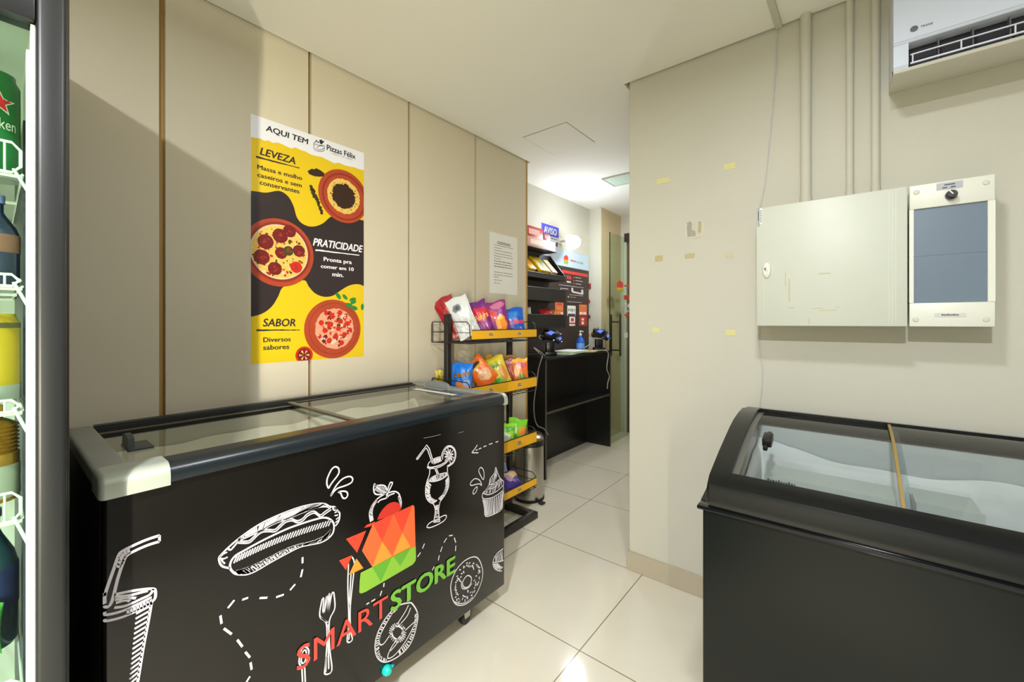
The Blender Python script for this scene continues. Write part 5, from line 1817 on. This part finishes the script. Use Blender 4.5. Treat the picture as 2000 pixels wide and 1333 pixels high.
BT('SMART', 1114, 511, 507, 1126, 0)
BT('STORE', 1127, 514.5, 510.5, 1139, 2, 0.03)
BT('XA', 1106, 545, 537.5, 1116, 3, 0.05)
BR(1107, 549, 1115, 552, 4)
for i in range(3):
    v = 541 + i * 6.2
    BR(1120, v, 1122, v + 2.4, 3)
    BR(1124, v + 0.6, 1135 + (i == 1) * 3, v + 1.6, 4)
BR(1092, 556, 1140, 556.8, 4)
BR(1095, 562, 1096.5, 568, 4)
BR(1098, 563, 1110, 564.3, 4)
BP([(1116, 563), (1119, 562), (1120, 569), (1135, 572.5), (1135.5, 566), (1139, 566.5), (1139.5, 575), (1137, 576), (1118, 572), (1116, 569)], 4)
BR(1112, 575.5, 1139, 576.3, 4)
BR(1109, 578.5, 1111, 581.5, 4)
BR(1112, 579.5, 1125, 581, 5)
BR(1108, 589, 1136, 589.8, 4)
bp.build('board_print', [mat('board_red', (206, 60, 56), 0.5), mat('board_amber', (226, 160, 50), 0.5), mat('board_green', (120, 176, 90), 0.5), mat('board_coral', (222, 72, 72), 0.5), mat('board_white', (206, 200, 200), 0.5), mat('board_grey', (140, 128, 124), 0.5)], nb, smooth=False)


def card(u0, v0, u1, v1, m, label, prints):
    a, b2, e = onx(u0, v0, BX), onx(u0, v1, BX), onx(u1, v0, BX)
    c = MB().box(BX + 0.0002, BX + 0.0016, a.y, e.y, b2.z, a.z).build('price_card', m, origin=(BX, a.y, b2.z))
    tag(c, label, 'card', 'price cards on the display board')
    q = MB()
    for f0, f1, g0, g1, k in prints:
        q.box(BX + 0.0017, BX + 0.002, a.y + (e.y - a.y) * f0, a.y + (e.y - a.y) * f1, b2.z + (a.z - b2.z) * g0, b2.z + (a.z - b2.z) * g1, k)
    q.build('card_print', [mat('card_white', (236, 224, 216), 0.6), mat('card_dark', (70, 70, 90), 0.6), mat('card_red', (196, 56, 48), 0.6), mat('card_gold', (222, 160, 60), 0.6)], c, smooth=False)


M_CO = mat('card_orange', (220, 112, 70), 0.6)
M_CR = mat('card_deep_red', (176, 54, 46), 0.6)
card(1084, 591, 1100, 616, M_CO, 'orange price card above the lowest display tray', [(0.2, 0.8, 0.82, 0.92, 2), (0.2, 0.8, 0.5, 0.58, 3), (0.05, 0.45, 0.05, 0.25, 0), (0.55, 0.95, 0.05, 0.25, 0)])
card(1108, 597, 1124, 617, M_PAPER, 'white price card, upper of the two at the board centre', [(0.12, 0.22, 0.45, 0.7, 1), (0.36, 0.46, 0.45, 0.7, 1), (0.55, 0.65, 0.4, 0.7, 1), (0.8, 0.88, 0.45, 0.7, 1), (0.05, 0.95, 0.0, 0.2, 1)])
card(1112, 619, 1123, 637, M_PAPER, 'white and red price card below the upper white card', [(0.25, 0.75, 0.5, 0.85, 2), (0.0, 1.0, 0.2, 0.36, 2)])
card(1131, 595, 1146, 616, M_CO, 'orange price card at the right edge of the board', [(0.2, 0.8, 0.85, 0.93, 3), (0.05, 0.42, 0.08, 0.3, 0), (0.5, 0.9, 0.08, 0.3, 0)])
card(1131, 618, 1146, 637, M_CR, 'deep red price card at the bottom right of the board', [(0.3, 0.6, 0.15, 0.45, 0), (0.3, 0.6, 0.55, 0.8, 0)])

# red garland stars along the board's right edge
M_STAR = mat('garland_red', (150, 34, 38), 0.45, var=0.2, scale=60)
for k, (u, v, r, lab) in enumerate(((1152, 559, 0.034, 'largest red garland star near the top of the board edge'), (1150, 589, 0.024, 'red garland star second from the top on the board edge'), (1151, 619, 0.02, 'small red garland star beside the deep red price card'), (1149, 655, 0.017, 'lowest red garland star on the board edge, above the counter'))):
    p = onx(u, v, BX)
    s = MB()
    pts = []
    for i in range(10):
        a = i * pi / 5 + 0.3 * k
        rr = r if i % 2 == 0 else r * 0.5
        pts.append((p.y + rr * cos(a), p.z + rr * sin(a)))
    s.prism(pts, 'x', BX - 0.006, BX + 0.006)
    o = s.build('garland_star', M_STAR, origin=(BX, p.y, p.z - r), smooth=False)
    tag(o, lab, 'garland', 'red garland stars on the board')


def perforated():
    m = bpy.data.materials.new('perforated_black_metal')
    m.use_nodes = True
    nt = m.node_tree
    N, L = nt.nodes.new, nt.links.new
    b = nt.nodes['Principled BSDF']
    b.inputs['Base Color'].default_value = rgb(28, 26, 26)
    b.inputs['Roughness'].default_value = 0.4
    tc = N('ShaderNodeTexCoord')
    v = N('ShaderNodeTexVoronoi')
    v.inputs['Scale'].default_value = 52
    v.inputs['Randomness'].default_value = 0.12
    L(tc.outputs['Object'], v.inputs['Vector'])
    c = N('ShaderNodeMath')
    c.operation = 'GREATER_THAN'
    c.inputs[1].default_value = 0.36
    L(v.outputs['Distance'], c.inputs[0])
    L(c.outputs[0], b.inputs['Alpha'])
    return m


M_PERF = perforated()
M_TRAY = mat('tray_black', (28, 26, 26), 0.4, var=0.1)


def tray(zb, zback, zfront, label, ya=2.52, yb=3.12, xf=-1.925):
    e = empty('display_tray', (XF, (ya + yb) / 2, zb), label, 'tray', 'display trays on the far wall')
    f = MB()
    f.prism([(BX + 0.003, zb), (xf, zb - 0.0), (xf, zb + 0.004), (BX + 0.003, zb + 0.004)], 'y', ya, yb)
    f.build('floor_plate', M_TRAY, e)
    f = MB()
    f.box(xf, xf + 0.003, ya, yb, zb, zfront)
    f.build('front_lip', M_TRAY, e)
    f = MB()
    f.tube([(xf + 0.0015, ya, zfront), (xf + 0.0015, yb, zfront)], 0.004, n=8)
    f.tube([(xf + 0.0015, yb, zfront), (BX + 0.006, yb, zback)], 0.004, n=8)
    f.tube([(xf + 0.0015, ya, zfront), (BX + 0.006, ya, zback)], 0.004, n=8)
    f.build('rim', mat('tray_rim', (58, 56, 56), 0.35), e)
    f = MB()
    f.box(BX + 0.0005, BX + 0.0028, ya, yb, zb, zback)
    f.build('back_plate', M_TRAY, e)
    for y in (ya, yb):
        s = MB()
        s.prism([(BX + 0.003, zb + 0.005), (xf, zb + 0.005), (xf, zfront), (BX + 0.003, zback)], 'y', y - 0.0015, y + 0.0015)
        s.build('side_plate', M_PERF, e)
    return e


t1 = tray(1.565, 1.80, 1.605, 'top black display tray holding yellow boxes')
for y in (2.74, 2.93):
    s = MB()
    s.prism([(BX + 0.004, 1.57), (-1.93, 1.57), (-1.93, 1.605), (BX + 0.004, 1.785)], 'y', y - 0.002, y + 0.002)
    s.build('divider', M_TRAY, t1)
tray(1.385, 1.50, 1.487, 'middle black display tray, empty')
tray(1.167, 1.29, 1.272, 'lowest black display tray with a few packets')


def box_item(label, x, y, z, size, rot, m, m2, name='sweet_box', grp='sweet boxes on the far wall'):
    e = empty(name, (x, y, z), label, 'box', grp)
    a = MB()
    a.obox((x, y, z + size[2] / 2), size, rot, 0, 0.002)
    a.build('carton', m, e)
    p = MB()
    p.obox((x, y, z + size[2] / 2), (size[0] * 1.012, size[1] * 0.62, size[2] * 0.5), rot, 0)
    p.build('label_print', m2, e)
    return e


SB = lambda n, c: mat(n, c, 0.4, var=0.08, scale=30)
tilt = 0.75
box_item('yellow sweet box in the left bay of the top tray', -2.0, 2.66, 1.60, (0.03, 0.09, 0.17), (0, -tilt, 0), SB('box_yellow', (228, 184, 20)), SB('box_amber', (236, 146, 30)))
box_item('narrow yellow sweet box in the middle bay of the top tray', -2.0, 2.80, 1.60, (0.03, 0.07, 0.17), (0, -tilt, 0), SB('box_yellow', (228, 184, 20)), SB('box_pale', (236, 210, 150)))
box_item('yellow and turquoise sweet box left of the right divider in the top tray', -2.0, 2.875, 1.60, (0.03, 0.06, 0.17), (0, -tilt, 0), SB('box_yellow2', (236, 200, 40)), SB('box_turquoise', (70, 170, 190)))
box_item('pale sweet box in the right bay of the top tray', -2.0, 2.985, 1.60, (0.03, 0.07, 0.16), (0, -tilt, 0), SB('box_cream', (206, 180, 140)), SB('box_orange', (222, 120, 50)))
sf = empty('wall_shelf', (XF, 2.79, 1.80), 'thin black wall shelf carrying red and pink boxes above the top tray', 'shelf')
MB().box(BX + 0.0005, -1.935, 2.50, 3.02, 1.803, 1.809).build('board', M_TRAY, sf)
MB().box(BX + 0.0005, BX + 0.003, 2.50, 3.02, 1.809, 1.83).build('back_lip', M_TRAY, sf)
box_item('long pale pink box lying on the wall shelf', -2.005, 2.77, 1.8095, (0.13, 0.44, 0.075), (0, 0, 0), SB('box_pink', (226, 176, 164)), SB('box_peach', (236, 206, 186)))
box_item('red sweet box standing on the pink box', -2.01, 2.70, 1.885, (0.12, 0.24, 0.085), (0, 0, 0), SB('box_red', (196, 44, 40)), SB('box_rose', (232, 170, 160)))
box_item('small dark red box next to the red sweet box', -2.01, 2.875, 1.885, (0.12, 0.10, 0.06), (0, 0, 0), SB('box_wine', (150, 36, 56)), SB('box_rose2', (216, 120, 130)))
bag('red packet at the right end of the lowest tray', (-1.985, 2.91, 1.192), 0.12, 0.13, 0.03, design((196, 36, 48), [(0, 0.5, 0.3, 0.2, (226, 120, 60))]), 0.9, -0.25, 0.1, 21, group='packets in the lowest tray')
bag('orange packet leaning at the end of the lowest tray', (-1.985, 3.045, 1.196), 0.10, 0.12, 0.03, design((232, 130, 40), [(0, 0.5, 0.3, 0.2, (246, 196, 120))]), 0.9, -0.2, 0.15, 22, group='packets in the lowest tray')
bag('pale silver packet at the near end of the lowest tray', (-1.985, 2.62, 1.196), 0.14, 0.13, 0.03, design((206, 204, 190), [(0, 0.4, 0.3, 0.2, (186, 196, 90))]), 0.9, -0.25, -0.1, 23, group='packets in the lowest tray')

# AVISO sign
ay0, ay1, az0, az1 = 3.005, 3.292, 1.905, 2.088
av = MB().box(XF + 0.0004, XF + 0.003, ay0, ay1, az0, az1).build('warning_sign', mat('sign_white', (222, 228, 240), 0.5), origin=(XF, ay0, az0))
tag(av, 'white and blue warning sign reading AVISO above the display board', 'sign')
ap = MB()
ap.box(XF + 0.0031, XF + 0.0034, ay0 + 0.004, ay1 - 0.004, 1.985, az1 - 0.004, 0)
add_text(ap, 'AVISO', lambda x, y: (XF + 0.0038, ay0 + 0.04 + x * 0.21, 2.002 + y * 0.062), 1, 0.05)
yy = ay0 + 0.05
rn = random.Random(2)
while yy < ay1 - 0.03:
    wd = rn.uniform(0.012, 0.03)
    ap.box(XF + 0.0031, XF + 0.0034, yy, yy + wd, 1.964, 1.974, 2)
    yy += wd + 0.008
ap.poly([(XF + 0.0036, ay0 + 0.08, 1.945), (XF + 0.0036, ay0 + 0.13, 1.925), (XF + 0.0036, ay0 + 0.20, 1.93), (XF + 0.0036, ay1 - 0.02, 1.95), (XF + 0.0036, ay1 - 0.02, 1.908), (XF + 0.0036, ay0 + 0.08, 1.908)], 2)
ap.build('sign_print', [mat('sign_blue', (72, 74, 200), 0.5), mat('sign_letter', (214, 226, 250), 0.5), mat('sign_dark', (84, 78, 98), 0.5)], av, smooth=False)
# ------------------------------------------------------------------ glass-door drinks fridge at the left edge
VX1, VX0 = -1.000, -1.795
VY0, VY1 = -0.60, 0.083
M_VBLK = mat('fridge_black', (24, 26, 27), 0.4, var=0.06)
M_VIN = mat('fridge_liner', (196, 202, 192), 0.45, var=0.02)
vf = empty('drinks_fridge', ((VX0 + VX1) / 2, (VY0 + VY1) / 2, 0), 'tall black glass-door drinks fridge at the left edge of the room', 'fridge')
vb = MB()
vb.box(VX0, -1.046, VY1 - 0.030, VY1, 0.03, 1.975, bev=0.004)
vb.box(VX0, -1.046, VY0, VY0 + 0.042, 0.03, 1.975, bev=0.004)
vb.box(VX0, VX0 + 0.04, VY0 + 0.0422, VY1 - 0.0302, 0.03, 1.975)
vb.box(VX0 + 0.0402, -1.046, VY0 + 0.0422, VY1 - 0.0302, 1.745, 1.975)
vb.box(VX0 + 0.0402, -1.046, VY0 + 0.0422, VY1 - 0.0302, 0.03, 0.24)
vb.box(-1.0455, VX1 + 0.004, VY0, VY1, 1.796, 1.975, bev=0.004)
vb.box(-1.0455, -1.01, VY0, VY1, 0.03, 0.155, bev=0.004)
vb.build('cabinet', mat('fridge_body', (26, 26, 28), 0.5), vf)
li = MB()
IY1, IY0 = VY1 - 0.0425, VY0 + 0.044
li.box(VX0 + 0.0405, -1.05, IY1, IY1 + 0.012, 0.2405, 1.7445)
li.box(VX0 + 0.0405, -1.05, IY0 - 0.0015, IY0, 0.2405, 1.7445)
li.box(VX0 + 0.0405, VX0 + 0.046, IY0, IY1, 0.2405, 1.7445)
li.box(VX0 + 0.0465, -1.05, IY0, IY1, 1.735, 1.7445)
li.box(VX0 + 0.0465, -1.05, IY0, IY1, 0.2405, 0.25)
li.build('liner', M_VIN, vf)
dfm = MB()
fy1, fi = VY1 - 0.0065, VY1 - 0.0405
dfm.box(-1.045, VX1, fi, fy1, 0.165, 1.79, bev=0.006, seg=3)
dfm.box(-1.045, VX1, VY0 + 0.006, VY0 + 0.046, 0.165, 1.79, bev=0.006, seg=3)
dfm.box(-1.045, VX1, VY0 + 0.0462, fi - 0.0002, 1.686, 1.79, bev=0.003)
dfm.box(-1.045, VX1, VY0 + 0.0462, fi - 0.0002, 0.165, 0.27, bev=0.003)
vd = dfm.build('door', M_VBLK, vf)
MB().box(-1.026, -1.020, VY0 + 0.0463, fi - 0.0003, 0.2702, 1.6858).build('pane', glass_mat('fridge_pane', (236, 244, 240), 1.25), vd)
MB().box(-1.0452, -1.012, fi - 0.005, fi - 0.0004, 0.272, 1.684).build('gasket', mat('gasket_white', (222, 226, 214), 0.5), vd)
led = MB().box(-1.075, -1.055, IY1 - 0.006, IY1 - 0.0004, 0.30, 1.66).build('light_strip', mat('led_white', (236, 246, 232), 0.4, emit=LED_STRENGTH), vf)
MB().box(-1.30, -1.24, IY0 + 0.05, IY1 - 0.05, 1.725, 1.7348).build('light_strip', mat('led_white', (236, 246, 232), 0.4, emit=LED_STRENGTH), vf)
MB().box(-1.74, -1.24, IY1 - 0.004, IY1 - 0.0003, 0.27, 1.60).build('side_wall_shade', mat('side_wall_shade_navy', (46, 48, 60), 0.4), vf)  # dark plate standing in for shade on the rear of the side wall
pnl = MB().box(-1.52, -1.515, IY0 + 0.001, IY1 - 0.012, 1.58, 1.734).build('fan_cover', mat('fan_cover_green', (176, 188, 166), 0.5), vf)
M_WW = mat('white_coated_wire', (222, 226, 218), 0.35)
for zs, guard in ((1.470, 0.052), (1.273, 0.02), (1.055, 0.02), (0.865, 0.05), (0.56, 0.03)):
    s = MB()
    y0, y1 = IY0 + 0.006, IY1 - 0.008
    for k in range(22):
        yy = y0 + (y1 - y0) * k / 21
        s.tube([(-1.135, yy, zs), (-1.72, yy, zs)], 0.0022, n=5)
    for xx in (-1.135, -1.40, -1.70):
        s.tube([(xx, y0, zs - 0.004), (xx, y1, zs - 0.004)], 0.0035, n=6)
    lp_ = [(-1.130, y0, zs), (-1.130, y1 - 0.012, zs), (-1.130, y1 - 0.002, zs + 0.012), (-1.130, y1 - 0.002, zs + guard - 0.012), (-1.130, y1 - 0.012, zs + guard), (-1.130, y0, zs + guard)]
    s.tube(lp_, 0.0024, n=8)
    for k in range(12):
        yy = y0 + (y1 - 0.02 - y0) * k / 11
        s.tube([(-1.130, yy, zs), (-1.130, yy, zs + guard)], 0.0017, n=5)
    s.tube([(-1.130, y1 - 0.010, zs + 0.006), (-1.10, y1 + 0.005, zs - 0.035)], 0.0025, n=5)
    s.build('wire_shelf', M_WW, vf)


def can(label, u, dist, z, r, h, body, rings, name='drink_can', cat='can', grp='drinks in the glass-door fridge'):
    """rings: bands of print (z fraction from, to, colour)"""
    p = EYE + ray(u, 600) * dist
    y = min(p.y, IY1 - r - 0.007)
    e = empty(name, (p.x, y, z), label, cat, grp)
    c = (p.x, y, z)
    MB().lathe([(0.0, 0.001), (r * 0.78, 0.0), (r * 0.9, 0.004), (r, 0.012), (r, h * 0.90), (r * 0.84, h * 0.965), (r * 0.84, h), (r * 0.78, h), (r * 0.76, h - 0.004), (0.0, h - 0.004)], c, n=32).build('body', body, e)
    for f0, f1, m in rings:
        MB().lathe([(r + 0.0001, h * f0), (r + 0.0004, h * f0 + 0.001), (r + 0.0004, h * f1 - 0.001), (r + 0.0001, h * f1)], c, n=32).build('printed_band', m, e)
    return e, c, r


def wrap(mb, c, r, pts, m, a0):
    """print wrapped on a can: pts are (arc metres, height)"""
    mb.poly([(c[0] + (r + 0.0008) * cos(a0 + s / r), c[1] + (r + 0.0008) * sin(a0 + s / r), c[2] + hh) for s, hh in pts], m)


M_GRN = mat('can_green', (28, 110, 52), 0.25, 0.2, var=0.05)
M_STL = mat('can_silver', (176, 180, 174), 0.25, 0.8)
e, c, r = can('green beer can with a red star at the top of the fridge', 0, 0.785, 1.476, 0.036, 0.196, M_GRN, [(0.0, 0.06, M_STL)])
wp = MB()
A0 = atan2(-c[1], -c[0]) + 0.25
star = []
for i in range(10):
    a = pi / 2 + i * pi / 5
    q = 0.019 if i % 2 == 0 else 0.008
    star.append((q * cos(a), 0.136 + q * sin(a)))
wrap(wp, c, r, [(x * 1.25, 0.136 + (z - 0.136) * 1.25) for x, z in star], 0, A0)
wrap(wp, c, r + 0.0003, star, 1, A0)
vs2, fs2 = text2d('Heineken', 0.01)
wp.verts_faces([(c[0] + (r + 0.0008) * cos(A0 + (-0.042 + x * 0.066) / r), c[1] + (r + 0.0008) * sin(A0 + (-0.042 + x * 0.066) / r), c[2] + 0.088 + y * 0.020) for x, y in vs2], fs2, 0)
wp.build('printed_star', [mat('can_white_print', (214, 226, 210), 0.4), mat('can_red_star', (196, 30, 34), 0.4)], e, smooth=False)


def bottle(label, u, dist, z, r, h, m, mc, ml, band, ridges=False):
    p = EYE + ray(u, 600) * dist
    y = min(p.y, IY1 - r - 0.007)
    c = (p.x, y, z)
    e = empty('drink_bottle', c, label, 'bottle', 'drinks in the glass-door fridge')
    if ridges:
        pf = [(0.0, 0.001), (r * 0.9, 0.0), (r, 0.008)]
        for i in range(8):
            q = h * (0.55 + 0.045 * i)
            pf += [(r, q), (r * 0.88, q + h * 0.02)]
        pf += [(r * 0.55, h * 0.93), (r * 0.36, h * 0.95), (r * 0.36, h)]
    else:
        pf = [(0.0, 0.001), (r * 0.88, 0.0), (r, 0.008), (r, h * 0.62), (r * 0.85, h * 0.72), (r * 0.45, h * 0.86), (r * 0.36, h * 0.9), (r * 0.36, h)]
    pf.append((0.0, h))
    MB().lathe(pf, c, n=28).build('body', m, e)
    MB().lathe([(r * 0.42, h + 0.0003), (r * 0.42, h + 0.016), (0.0, h + 0.0165)], c, n=20).build('cap', mc, e)
    MB().lathe([(r + 0.0002, h * band[0]), (r + 0.0006, h * band[0] + 0.001), (r + 0.0006, h * band[1] - 0.001), (r + 0.0002, h * band[1])], c, n=28).build('label_band', ml, e)


bottle('dark blue bottle with a brown label on the second fridge shelf', 4, 0.795, 1.279, 0.032, 0.155, mat('bottle_navy', (24, 40, 66), 0.15, coat=0.5), mat('cap_blue', (110, 124, 176), 0.4), mat('label_brown', (122, 84, 66), 0.5), (0.40, 0.62))
can('tall yellow beer can with a silver top on the third fridge shelf', 0, 0.785, 1.061, 0.034, 0.165, mat('can_yellow', (182, 154, 26), 0.3, 0.2, var=0.08), [(0.84, 0.9, mat('can_dark_band', (84, 82, 52), 0.4)), (0.03, 0.2, M_STL)])
bottle('ridged gold bottle with a grey foot on the fourth fridge shelf', 0, 0.80, 0.871, 0.033, 0.165, mat('bottle_gold', (150, 112, 40), 0.2, 0.5, var=0.1), mat('cap_gold', (196, 160, 60), 0.3), mat('label_grey', (140, 146, 130), 0.5), (0.05, 0.42), True)
bottle('dark teal bottle standing low behind the fourth fridge shelf guard', -4, 0.84, 0.566, 0.038, 0.255, mat('bottle_teal', (22, 58, 66), 0.15, coat=0.5), mat('cap_blue', (110, 124, 176), 0.4), mat('label_dark_blue', (30, 44, 84), 0.4), (0.3, 0.62))
bag('small green and white packet at the bottom of the fridge', tuple(EYE + ray(-4, 600) * 0.80 + Vector((0, -0.03, 0.582 - 1.24))), 0.07, 0.09, 0.03, design((70, 150, 60), [(0, 0.5, 0.3, 0.22, (226, 226, 214)), (0.1, 0.3, 0.2, 0.1, (196, 70, 60))]), 1.4, -0.2, 0.0, 31, group='drinks in the glass-door fridge', name='snack_packet')
